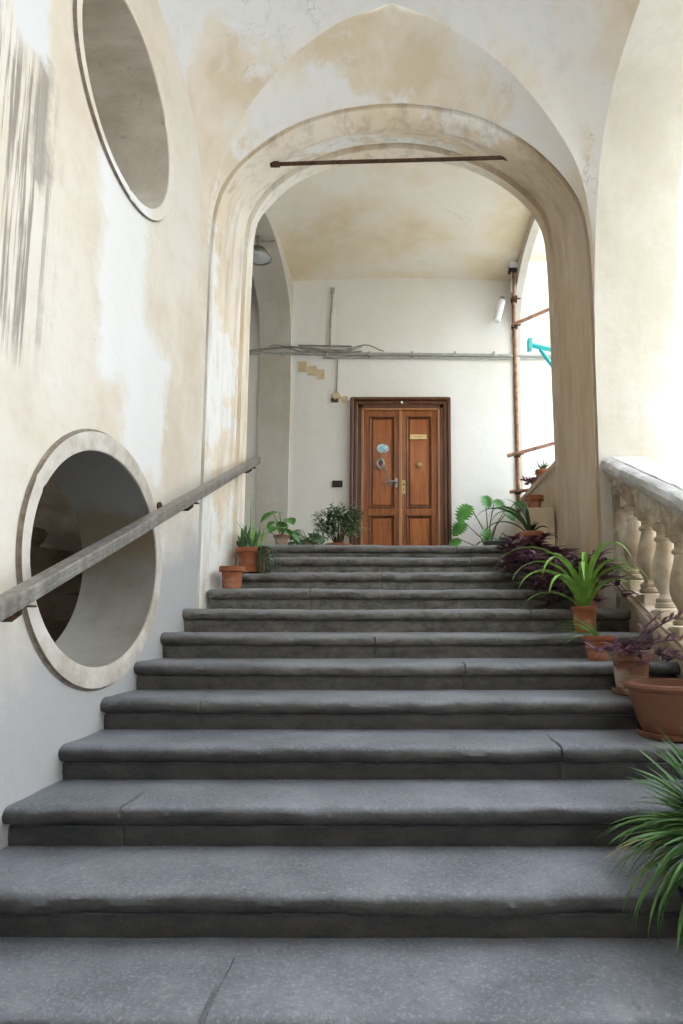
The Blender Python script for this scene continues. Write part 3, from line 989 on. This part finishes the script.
# white tube lamp on the rear wall
tl = empty('wall_lamp', (1.30, BW, 6.05), 'white cylindrical wall lamp high on the rear wall right of the door', 'wall lamp')
MB().tube([(-.035, -.20, -.15), (.045, -.20, .15)], .052, 16).build('lamp_body', M['pvc'], tl, 40)
MB().tube([(.045, -.20, .15), (.058, -.20, .20)], [.045, .03], 16).build('lamp_cap', M['steel'], tl, 40)
MB().tube([(.01, -.15, .0), (.02, -.04, .03), (.03, 0, .04)], .016, 8).lathe([(.045, 0), (.045, .02)], (.03, 0, .04), 14, axis='y').build('bracket', M['duct'], tl, 40)

# round floodlight in the left landing arch
fl_ = empty('floodlight', (-1.80, 6.9, 6.43), 'round silver floodlight hanging in the left landing arch', 'floodlight')
MB().lathe([(.03, .0), (.10, -.02), (.155, -.09), (.165, -.12), (.15, -.125)], (0.0, 0, -.12), 28, cap1=False).build('reflector', M['steel'], fl_, 40)
MB().lathe([(.155, -.235), (.10, -.255), (.01, -.26)], (0, 0, 0), 28).build('lens', M['glass'], fl_, 40)
MB().tube([(0, 0, -.11), (0, 0, .04)], .02, 10).tube([(0, 0, -.03), (.12, .02, -.02), (.19, .03, 0)], .012, 8).build('hanger', M['steel'], fl_, 40)

# iron tie rod across the arch
tr = MB().tube([(-1.15, 4.82, 5.705), (-.6, 4.82, 5.725), (0, 4.82, 5.742), (.5, 4.82, 5.757), (.905, 4.82, 5.77)], .016, 8)
tr.bbox(-1.18, -1.09, 4.79, 4.85, 5.692, 5.718, .008).bbox(.87, .93, 4.79, 4.85, 5.757, 5.785, .008)
tag(tr.build('iron_tie_rod', M['iron'], None, 40), 'rusty iron tie rod spanning the top of the archway', 'tie rod')

# ------------------------------------------------------------------ scaffold by the right opening

sc = empty('scaffold', (1.46, 7.7, LAND), 'rusty scaffold pole with cross pipes in the right landing opening', 'scaffold')
SL = (-1.46, -7.7, -LAND)
PX, PY = 1.485, 7.72
MB().tube([(PX, PY, LAND), (PX - .005, PY, 4.5), (PX - .012, PY, 6.52)], .027, 12).build('upright', M['rust'], sc, 40, SL)


def pipe(a, b, r=.024, m='rust'):
    MB().tube([a, b], r, 12).build('cross_pipe', M[m], sc, 40, SL)


pipe((1.34, 7.665, 3.92), (2.05, 7.60, 4.10))
pipe((1.36, 7.665, 3.44), (1.86, 7.60, 3.475))
pipe((1.44, 7.665, 5.72), (2.0, 7.50, 5.90))
cp = [(3.945, 0), (3.45, 0), (5.725, 0), (6.10, 0)]
for z, _ in cp:
    q = MB()
    q.lathe([(.040, -.03), (.044, -.02), (.044, .02), (.040, .03)], (PX - .006, PY, z), 14)
    q.bbox(PX - .03, PX + .03, PY - .085, PY - .035, z - .03, z + .03, .008)
    q.tube([(PX + .02, PY - .03, z), (PX + .075, PY - .04, z + .01)], .010, 8)
    q.build('coupler', M['iron'], sc, 40, SL)
q = MB().bbox(PX - .07, PX + .06, PY - .05, PY + .05, 6.50, 6.56, .008)
q.build('top_clamp', M['iron'], sc, 40, SL)
tag(MB().bbox(1.42, 1.95, 7.60, 7.66, 6.53, 6.60, .005).build('crossbar', M['pvc'], sc, 30, SL), 'white wooden bar')
tag(MB().add([], []).bbox(1.44, 1.51, 7.70, 7.72, 6.20, 6.50, .003).build('side_plate', M['duct'], sc, 30, SL), 'grey metal plate')

# teal bracket
tb = empty('awning_bracket', (2.17, 7.1, 5.17), 'teal metal bracket sticking out in the right landing opening', 'bracket')
MB().tube([(-.62, 0, .0), (.32, 0, -.22)], .036, 4).build('arm', M['teal'], tb, 20)
MB().bbox(-.65, -.60, -.045, .045, -.08, .075, .006).build('end_cap', M['teal'], tb, 30)
MB().tube([(-.50, 0, -.06), (-.28, 0, -.38), (.0, 0, -.78), (.32, 0, -1.22)], .026, 4).build('brace', M['teal'], tb, 20)
MB().bbox(.30, .37, -.04, .04, -2.7, .10, .006).build('post', M['teal'], tb, 30)

# ------------------------------------------------------------------ plants


def strap(mb, base, az, el, L, w, droop, segs=10, fold=.25, side=0, base_w=.55, seed=None):
    """long blade that leaves the base and bends over"""
    p = Vector(base); el0 = el
    rows = []
    for i in range(segs + 1):
        t = i / segs
        ang = el - droop * t ** 1.4
        a = az + side * t
        dv = Vector((math.cos(a) * math.cos(ang), math.sin(a) * math.cos(ang), math.sin(ang)))
        sv = Vector((-math.sin(a), math.cos(a), 0))
        up = sv.cross(dv) * -1
        ww = w * (base_w + (1 - base_w) * math.sin(min(t * 2.2, 1) * math.pi / 2)) * (1 - max(0, (t - .35) / .65) ** 1.7)
        ww = max(ww, .0008)
        rows.append([p + sv * ww * .5 + up * fold * ww * .5, p, p - sv * ww * .5 + up * fold * ww * .5])
        p = p + dv * (L / segs)
    mb.loft(rows)


def leaf(mb, base, dirv, upv, L, w, prof=None, curl=.25, fold=.2, segs=7, petiole=0):
    """broad leaf: half width prof(t) along the midrib"""
    d = Vector(dirv).normalized(); u = Vector(upv)
    s = d.cross(u).normalized(); u = s.cross(d).normalized()
    prof = prof or (lambda t: math.sin(math.pi * t ** .75) ** .85)
    p0 = Vector(base)
    rows = []
    for i in range(segs + 1):
        t = i / segs
        c = p0 + d * (L * t) - u * (curl * L * t * t)
        h = w * .5 * max(prof(t), .01)
        rows.append([c + s * h + u * fold * h, c + s * h * .5 + u * fold * h * .35, c, c - s * h * .5 + u * fold * h * .35, c - s * h + u * fold * h])
    mb.loft(rows)


HEART = lambda t: (1 - (2 * abs(t - .30) / (.62 if t < .30 else 1.42)) ** 2) if True else 0


def pot(parent, r, h, mat, rim=.12, foot=.68, saucer=False, rimr=1.0, wob=.01, seed=0, soil=True):
    rr = r
    prof = [(r * foot * .9, .004), (r * foot, 0), (r * foot, .004), (r * .93 * (1 - rim) + r * foot * rim * .3, h * (1 - rim * 1.4)), (r * .93, h * (1 - rim * 1.35)), (r, h * (1 - rim * 1.3)), (r, h * .985), (r * .98, h),
            (r * .88, h), (r * .86, h * .97), (r * .84, h * .86), (r * .05, h * .86)]
    o = MB().lathe(prof, (0, 0, .012 if saucer else 0), 36, wob=wob, seed=seed).build('pot', mat, parent, 35)
    if soil:
        MB().lathe([(r * .86, h * .875), (r * .6, h * .90), (r * .05, h * .91)], (0, 0, .012 if saucer else 0), 20, cap0=False, wob=.05).build('soil', M['soil'], o, 60)
    if saucer:
        MB().lathe([(r * foot * 1.0, 0), (r * foot * 1.25, .004), (r * foot * 1.32, .03), (r * foot * 1.28, .032), (r * foot * 1.2, .010), (r * .05, .010)], (0, 0, 0), 32).build('saucer', mat, parent, 40)
    return o


rnd = random.Random


def sphere_dirs(n, rg, lo=.0, hi=1.0):
    for _ in range(n):
        yield rg.uniform(0, 2 * math.pi), rg.uniform(lo, hi)


def purple_plant(parent, z0, n_stem, L, rg, spread=1.0, azr=(0, 2 * math.pi), droop=(1.2, 2.6), lw=.030, ll=.11):
    st = MB(); fo = MB()
    for k in range(n_stem):
        az = rg.uniform(*azr); el = rg.uniform(.5, 1.35); dr_ = rg.uniform(*droop); l = L * rg.uniform(.55, 1.1)
        p = Vector((math.cos(az) * .04, math.sin(az) * .04, z0)); pts = [p.copy()]
        N = 9
        for i in range(N):
            t = (i + 1) / N
            ang = el - dr_ * t
            a = az + .3 * math.sin(i + k)
            dv = Vector((math.cos(a) * math.cos(ang) * spread, math.sin(a) * math.cos(ang) * spread, math.sin(ang)))
            p = p + dv * (l / N); pts.append(p.copy())
            la = a + (1.1 if i % 2 else -1.1) + rg.uniform(-.4, .4)
            le = rg.uniform(-.1, .8)
            strap(fo, p, la, le, ll * rg.uniform(.7, 1.2), lw * rg.uniform(.8, 1.2), rg.uniform(.4, 1.4), 5, .35, base_w=.8)
        for q in range(3): strap(fo, p, az + (q - 1) * .9, .5, ll * .8, lw, .8, 5, .35, base_w=.8)
        st.tube(pts, [.0055] * len(pts), 5)
    st.build('stem', M['purple'], parent, 60)
    fo.build('foliage', M['purple'], parent, 60)


# --- foreground clump at the right
rg = rnd(21)
fg = empty('strap_leaf_plant', (1.17, 2.17, step_z(1)), 'large clump of narrow deep green leaves on the lowest steps at right', 'plant')
pot(fg, .12, .14, M['terra_old'], seed=3)
fo = MB()
for k in range(215):
    az = rg.uniform(0, 2 * math.pi)
    if rg.random() < .62 or abs(math.sin(az / 2)) < .75: az = rg.uniform(math.pi * .70, math.pi * 1.68)
    r0 = rg.uniform(0, .09)
    b = (math.cos(az) * r0, math.sin(az) * r0, .12)
    el = rg.uniform(.25, 1.5)
    L = rg.uniform(.26, .55) * (.85 if math.cos(az) < -.6 else 1)
    strap(fo, b, az, el, L, rg.uniform(.022, .040), rg.uniform(.05, .6) + (1.3 - el) * rg.uniform(.2, 1.6), 11, .5, rg.uniform(-.4, .4))
for k in range(75):
    az = rg.uniform(math.pi * .95, math.pi * 1.62)
    strap(fo, (math.cos(az) * .08, math.sin(az) * .08, .11), az, rg.uniform(-.1, .55), rg.uniform(.30, .52), rg.uniform(.014, .024), rg.uniform(1.1, 2.0), 11, .5, rg.uniform(-.5, .5))
fo.build('foliage', M['agap'], fg, 60)
fo = MB()
for k in range(26):
    az = rg.uniform(math.pi * .8, math.pi * 1.6)
    strap(fo, (math.cos(az) * .1, math.sin(az) * .1, .12), az, rg.uniform(-.2, .4), rg.uniform(.3, .5), rg.uniform(.008, .014), rg.uniform(1.0, 1.9), 9, .5, rg.uniform(-.5, .5))
tag(fo.build('dry_leaves', M['dry'], fg, 60), 'dry brown hanging blades')

# --- brown bowl
bo = empty('terracotta_bowl', (1.352, 3.06, step_z(3)), 'wide brown bowl pot standing empty on a saucer beside the balustrade', 'pot')
MB().lathe([(.13, .012), (.155, .02), (.172, .05), (.20, .14), (.216, .20), (.216, .225), (.238, .232), (.246, .246), (.243, .260), (.228, .266), (.212, .262), (.205, .24), (.19, .18), (.16, .10), (.01, .09)], (0, 0, 0), 48).build('bowl', M['terra_pl'], bo, 35)
MB().lathe([(.15, 0), (.178, .003), (.187, .026), (.180, .030), (.165, .012), (.01, .011)], (0, 0, 0), 40).build('saucer', M['terra_pl'], bo, 35)
MB().lathe([(.195, .205), (.1, .215), (.01, .212)], (0, 0, 0), 24, cap0=False).build('soil', M['soil'], bo, 60)

# --- weathered pot with purple plant
rg = rnd(5)
wp = empty('weathered_pot_plant', (1.275, 3.43, step_z(4)), 'purple leaved plant in a chalky weathered terracotta pot behind the bowl', 'potted plant')
pot(wp, .125, .235, M['terra_old'], rim=.2, foot=.66, saucer=True, seed=2)
purple_plant(wp, .215, 9, .20, rg, 1.1, lw=.026, ll=.11, droop=(.8, 2.0))
st = MB(); fo = MB()
for az, L, el in ((-.3, .34, 1.1), (.5, .30, 1.2), (-.1, .28, .7), (-.55, .30, .25)):
    p = Vector((.02, 0, .21)); pts = [p.copy()]
    for i in range(7):
        a = el - .12 * i
        p = p + Vector((math.cos(az) * math.cos(a), math.sin(az) * math.cos(a), math.sin(a))) * L / 7
        pts.append(p.copy())
        if i > 1: strap(fo, p, az + (1.2 if i % 2 else -1.2), .7, .10, .022, .9, 5, .35, base_w=.8)
    st.tube(pts, .006, 6)
st.build('tall_stem', M['purple'], wp, 60); fo.build('tall_leaves', M['purple'], wp, 60)

# --- little pot tucked behind
lp = empty('small_clay_pot', (1.215, 3.80, step_z(5)), 'small reddish clay pot half hidden behind the weathered pot', 'potted plant')
pot(lp, .10, .15, M['terra'], seed=6)
fo = MB(); rg = rnd(8)
for k in range(9): strap(fo, (0, 0, .13), rg.uniform(2.4, 4.2), rg.uniform(.1, 1.1), rg.uniform(.22, .36), .026, rg.uniform(.6, 1.3), 9, .4)
fo.build('foliage', M['strap'], lp, 60)

# --- bright strap leaf plant
rg = rnd(12)
sp = empty('bright_spider_plant', (1.235, 4.14, step_z(6)), 'bright green strap leaf plant in an orange terracotta pot by the balustrade', 'potted plant')
pot(sp, .092, .175, M['terra'], rim=.10, foot=.74, seed=9)
fo = MB()
for az, el, L, w, dr_ in ((2.9, 1.50, .78, .030, 2.9), (3.25, 1.40, .62, .034, 2.9), (2.5, 1.35, .56, .034, 2.8), (.35, 1.52, .70, .034, 3.0), (-.5, 1.48, .74, .036, 3.1), (-.8, 1.42, .66, .036, 2.9), (-1.1, 1.45, .74, .034, 2.9),
                          (-1.5, 1.35, .72, .036, 2.6), (-1.9, 1.2, .60, .036, 2.6), (-2.3, 1.25, .66, .034, 2.7), (-2.7, 1.1, .56, .034, 2.3), (4.0, 1.0, .54, .034, 2.4), (3.5, .7, .42, .03, 1.8), (1.4, 1.45, .6, .034, 2.6),
                          (-.1, 1.5, .60, .032, 2.8), (2.0, 1.52, .62, .03, 2.4), (-1.75, 1.5, .60, .032, 2.9), (-1.3, .9, .46, .034, 1.9)):
    if math.cos(az) > .3: L *= .74
    strap(fo, (math.cos(az) * .03, math.sin(az) * .03, .155), az, el, L * 1.22, w * 1.3, dr_ * (.93 if abs(math.cos(az)) < .8 else 1), 16, .45, rg.uniform(-.25, .25))
fo.build('foliage', M['strap'], sp, 60)
MB().lathe([(.02, .15), (.045, .16), (.035, .185), (.01, .20)], (0, 0, 0), 12, wob=.2).build('bulb', M['card'], sp, 60)

# --- trailing purple plants up the side of the arch
PUR = [((1.33, 4.44, step_z(7)), .105, .20, 36, .46, 'purple trailing plant in a clay pot at the foot of the right pier', 31),
       ((1.16, 4.86, step_z(8)), .105, .19, 36, .42, 'bushy purple trailing plant on the step just above the pier foot', 32),
       ((1.12, 5.26, step_z(9)), .10, .18, 24, .32, 'purple trailing plant below the dark agave', 33)]
for loc, r, h, ns, L, lab, sd in PUR:
    e = empty('purple_trailing_plant', loc, lab, 'potted plant', 'purple trailing plants at the right of the steps')
    pot(e, r, h, M['terra'], seed=sd)
    purple_plant(e, h * .9, ns, L, rnd(sd), .85, (1.65, 5.35), (.9, 2.1), lw=.038, ll=.13)
    

# small green weed plant at the step edge
wd = empty('weedy_seedling', (.93, 5.10, step_z(9)), 'small yellow green weedy plant beside the purple plants on an upper step', 'plant')
fo = MB(); rg = rnd(77)
for k in range(70):
    az = rg.uniform(0, 6.28); r0 = rg.uniform(0, .14); z = rg.uniform(.0, .16)
    leaf(fo, (math.cos(az) * r0, math.sin(az) * r0 * .6, z), (math.cos(az), math.sin(az), rg.uniform(-.2, .6)), (0, 0, 1), rg.uniform(.025, .05), rg.uniform(.015, .028), segs=3)
for k in range(14):
    az = rg.uniform(0, 6.28)
    fo.tube([(0, 0, 0), (math.cos(az) * .06, math.sin(az) * .04, .08), (math.cos(az) * .12, math.sin(az) * .07, .14)], .002, 4)
fo.build('foliage', leafmat('yellow_green_leaf', (.16, .20, .06), (.24, .28, .09), (.34, .37, .15)), wd, 60)

# --- agave in clay pot
rg = rnd(15)
av = empty('dark_agave', (1.20, 5.66, step_z(10)), 'dark green agave with curving leaves in a clay pot at the top of the stairs', 'potted plant')
pot(av, .12, .26, M['terra'], rim=.13, foot=.7, seed=41)
fo = MB()
for az, el, L, dr_ in ((3.1, 1.1, .55, 2.3), (2.8, .8, .45, 2.0), (3.5, 1.2, .5, 2.5), (.1, 1.2, .42, 1.9), (-.4, 1.0, .45, 2.0), (-1.2, 1.2, .42, 2.2), (-2.0, 1.1, .45, 2.3), (-2.6, 1.0, .5, 2.4), (1.2, 1.3, .4, 1.5), (2.2, 1.4, .42, 1.2), (.6, 1.5, .40, .8), (-1.6, .7, .42, 1.8), (-.8, 1.45, .36, 1.3)):
    if math.cos(az) > -.2: L *= .42; el = max(el, 1.1)
    else: L *= 1.25
    strap(fo, (math.cos(az) * .02, math.sin(az) * .02, .23), az, el, L, .036, dr_, 12, .7, rg.uniform(-.3, .3), .8)
fo.build('foliage', M['agave'], av, 60)

# --- clay pot on the ledge and low tray
lg = MB().bbox(1.22, 1.515, 6.0, 6.6, LAND, LAND + .40, .01)
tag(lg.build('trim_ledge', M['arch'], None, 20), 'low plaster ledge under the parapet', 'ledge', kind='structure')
cp_ = empty('ledge_clay_pot', (1.36, 6.20, LAND + .40), 'dark red clay pot on the ledge beside the archway, behind the agave', 'pot')
pot(cp_, .095, .16, M['terra'], rim=.22, seed=50)
tray = empty('dark_planter', (.98, 6.15, LAND), 'low dark planter on the landing edge left of the agave', 'planter')
MB().bbox(-.16, .10, -.08, .08, 0, .075, .01).build('trough', M['dark'], tray, 20)
fo = MB(); rg = rnd(51)
for k in range(26): strap(fo, (rg.uniform(-.13, .07), rg.uniform(-.05, .05), .07), rg.uniform(0, 6.28), rg.uniform(.3, 1.3), rg.uniform(.06, .16), .012, 1.0, 5)
fo.build('foliage', M['grey_green'], tray, 60)

# --- pot on the parapet
pp_ = empty('parapet_pot_plant', (1.675, 7.12, 3.415), 'orange clay pot with dark spiky leaves on the parapet', 'potted plant')
pot(pp_, .095, .17, M['terra'], rim=.15, foot=.75, seed=55)
fo = MB(); rg = rnd(56)
for k in range(22): strap(fo, (0, 0, .15), rg.uniform(0, 6.28), rg.uniform(.3, 1.4), rg.uniform(.13, .24), .018, rg.uniform(-.3, 1.0), 6, .5)
fo.build('foliage', M['agave'], pp_, 60)
p2 = empty('parapet_purple_plant', (1.66, 7.44, 3.415), 'small purple plant beside the orange pot on the parapet', 'potted plant')
pot(p2, .075, .11, M['terra_old'], seed=57)
purple_plant(p2, .10, 10, .13, rnd(58), 1.0, lw=.028, ll=.09)

# --- left cluster
l1 = empty('small_terracotta_pot', (-1.405, 4.86, step_z(8)), 'small pale terracotta pot in front of the planted pot at the left jamb', 'pot')
pot(l1, .103, .185, M['terra'], rim=.16, foot=.70, seed=60)
fo = MB(); rg = rnd(61)
for k in range(8): strap(fo, (0, 0, .16), rg.uniform(0, 6.28), rg.uniform(.6, 1.4), rg.uniform(.05, .10), .010, .8, 5)
fo.build('sprout', M['grey_green'], l1, 60)

l2 = empty('cactus_pot', (-1.345, 5.24, step_z(9)), 'terracotta pot of cactus stems and trailing leaves at the left jamb', 'potted plant')
pot(l2, .148, .215, M['terra'], rim=.14, foot=.74, seed=62)
fo = MB(); rg = rnd(63)
for k in range(13):
    x, y = rg.uniform(-.11, .03), rg.uniform(-.07, .06)
    h = rg.uniform(.10, .24); lx = rg.uniform(-.06, .05)
    pts = [(x, y, .18), (x + lx * .3, y, .18 + h * .4), (x + lx, y, .18 + h * .8), (x + lx * 1.2, y, .18 + h)]
    fo.tube(pts, [.012, .015, .014, .006], 7)
fo.build('cactus_stem', M['cactus'], l2, 60)
fo = MB()
for k in range(12): strap(fo, (rg.uniform(-.01, .08), rg.uniform(-.05, .05), .18), rg.uniform(0, 6.28), rg.uniform(1.1, 1.5), rg.uniform(.2, .36), .018, rg.uniform(.1, .9), 8, .5)
strap(fo, (-.02, 0, .18), 1.9, 1.5, .62, .010, .12, 8, .5)
fo.build('blade', M['strap'], l2, 60)
fo = MB()
for k in range(22):
    az = rg.uniform(-1.9, .7); p = Vector((.09, -.05, .20)); pts = [p.copy()]; el = rg.uniform(.2, 1.2); L = rg.uniform(.22, .46)
    for i in range(9):
        a = el - 2.5 * ((i + 1) / 9) ** .7
        p = p + Vector((math.cos(az) * math.cos(a) * .6, math.sin(az) * math.cos(a) * .6, math.sin(a))) * L / 9
        if p.z < -.14: break
        pts.append(p.copy())
        for s in (-1, 1):
            leaf(fo, p, (math.cos(az + s * 1.3), math.sin(az + s * 1.3), .1), (0, 0, 1), rg.uniform(.025, .05), .018, segs=3)
    if len(pts) > 2: fo.tube(pts, .0028, 4)
fo.build('trailing_leaves', M['grey_green'], l2, 60)


def leafy(e, rg, n, h0, h1, spread, size, mat, stem='stemg', pr=None):
    st = MB(); fo = MB()
    for k in range(n):
        az = rg.uniform(0, 6.28); rr = spread * math.sqrt(rg.random()); z = rg.uniform(h0, h1)
        tip = Vector((math.cos(az) * rr, math.sin(az) * rr, z))
        st.tube([(0, 0, h0 * .3), (tip.x * .4, tip.y * .4, (h0 * .3 + z) * .6), tip], [.006, .005, .004], 5)
        a2 = az + rg.uniform(-.6, .6)
        sz = size * rg.uniform(.7, 1.2)
        leaf(fo, tip, (math.cos(a2), math.sin(a2) - .3, rg.uniform(-.9, .1)), (0, -.5, 1), sz, sz * .85, pr or (lambda t: max(.02, math.sin(math.pi * min(1, t * .93 + .10)) ** .7)), .2, .25, 8)
    st.build('stem', M[stem], e, 60); fo.build('foliage', mat, e, 60)


l3 = empty('round_leaf_plant', (-1.27, 6.12, LAND), 'bright green round leaved plant at the left end of the landing', 'potted plant')
pot(l3, .085, .13, M['terra_old'], seed=70)
leafy(l3, rnd(7), 11, .14, .36, .15, .15, M['broad'])
l4 = empty('low_leafy_plant', (-1.03, 6.40, LAND), 'low grey green leafy plant between the round leaved plant and the shrub', 'potted plant')
pot(l4, .10, .10, M['terra_old'], seed=72)
leafy(l4, rnd(73), 36, .08, .24, .17, .11, M['grey_green'])


def bush(e, rg, n, c, rad, size, mat, seg=None):
    st = MB(); fo = MB()
    for k in range(26):
        az = rg.uniform(0, 6.28); u = rg.uniform(-.5, 1)
        q = math.sqrt(1 - u * u)
        tip = Vector((c[0] + rad[0] * q * math.cos(az) * rg.uniform(.5, 1), c[1] + rad[1] * q * math.sin(az) * rg.uniform(.5, 1), c[2] + rad[2] * u * rg.uniform(.6, 1)))
        mid = Vector((tip.x * .35, tip.y * .35, tip.z * .55))
        st.tube([(0, 0, .08), mid, tip], [.009, .005, .002], 5)
        for j in range(n):
            t = rg.uniform(.45, 1.05)
            p = mid.lerp(tip, t) + Vector((rg.gauss(0, .03), rg.gauss(0, .03), rg.gauss(0, .03)))
            a = rg.uniform(0, 6.28)
            leaf(fo, p, (math.cos(a), math.sin(a), rg.uniform(-.5, .6)), (rg.uniform(-.4, .4), -.3, 1), size * rg.uniform(.7, 1.3), size * .5 * rg.uniform(.7, 1.2), segs=3)
    st.build('stem', M['stemb'], e, 60); fo.build('foliage', mat, e, 60)


l5 = empty('leafy_shrub', (-.76, 6.80, LAND), 'dense small leaved shrub in a clay pot left of the door', 'potted plant')
pot(l5, .16, .13, M['terra'], seed=75)
bush(l5, rnd(76), 40, (0.03, 0, .40), (.33, .26, .23), .062, M['bush'])

# --- monstera on the right of the door
mo = empty('monstera', (1.05, 7.50, LAND), 'tall monstera with cut leaves right of the door', 'potted plant')
pot(mo, .13, .16, M['terra_old'], seed=80)
st = MB(); fo = MB(); rg = rnd(81)
CUT = lambda t: max(.02, math.sin(math.pi * min(1, t * .93 + .09)) ** .6) * (1 if int(t * 14) % 2 == 0 else .55)
for az, rr, z, sz, dx, dz in ((3.3, .24, .72, .25, -.5, -.75), (2.9, .30, .52, .22, -.6, -.7), (2.0, .06, .86, .18, .1, -.6), (.4, .10, .80, .17, .5, -.6), (.1, .24, .70, .18, .4, -.8), (3.6, .02, .42, .18, -.1, -.7), (.3, .38, .78, .16, .6, -.4), (3.0, .36, .30, .16, -.6, -.5), (.2, .14, .30, .12, .5, -.5)):
    tip = Vector((math.cos(az) * rr, math.sin(az) * rr, z))
    st.tube([(0, 0, .12), (tip.x * .3, tip.y * .3, z * .6), tip], [.010, .008, .005], 6)
    leaf(fo, tip, (dx, -.45, dz), (0, -.8, .5), sz * 1.2, sz * 1.05, CUT, .15, .15, 14)
for k in range(5):
    a = rg.uniform(2.5, 3.8)
    st.tube([(0, 0, .3), (math.cos(a) * .12, -.03, .25), (math.cos(a) * .25, -.05, .12), (math.cos(a) * .3, -.05, .02)], .004, 5)
st.build('stem', M['stemb'], mo, 60); fo.build('foliage', M['broad'], mo, 60)

# ------------------------------------------------------------------ courtyard building seen past the right arch
cb = empty('pink_building', (14, 22, -.05), 'pink rendered building across the courtyard beyond the right arch', 'building')
MB().box(-6.5, -3.4, 0, 6, 0, 17).build('facade', M['pink'], cb, 0)

# ------------------------------------------------------------------ light

w = bpy.data.worlds.new('sky'); SC.world = w; w.use_nodes = True
bg = w.node_tree.nodes['Background']
bg.inputs[0].default_value = (.79, .89, 1.0, 1); bg.inputs[1].default_value = 7.2

# ------------------------------------------------------------------ camera

cam = bpy.data.cameras.new('camera')
co = bpy.data.objects.new('camera', cam); COL.objects.link(co)
co.location = (0, 0, EYE)
co.rotation_euler = (R(90 + 6.2), 0, 0)
cam.sensor_fit = 'VERTICAL'; cam.sensor_height = 24; cam.sensor_width = 24
cam.lens = 24 * 600 / 1024
cam.shift_x = -(405 - 341.5) / 1024
cam.shift_y = (559.8 - 512) / 1024
cam.clip_start = .05
SC.camera = co

SC.view_settings.view_transform = 'Standard'
SC.view_settings.look = 'None'
SC.view_settings.gamma = 1
SC.view_settings.use_curve_mapping = False
SC.view_settings.exposure = 0.32
SC.cycles.max_bounces = 10
SC.cycles.diffuse_bounces = 7
SC.cycles.use_denoising = True
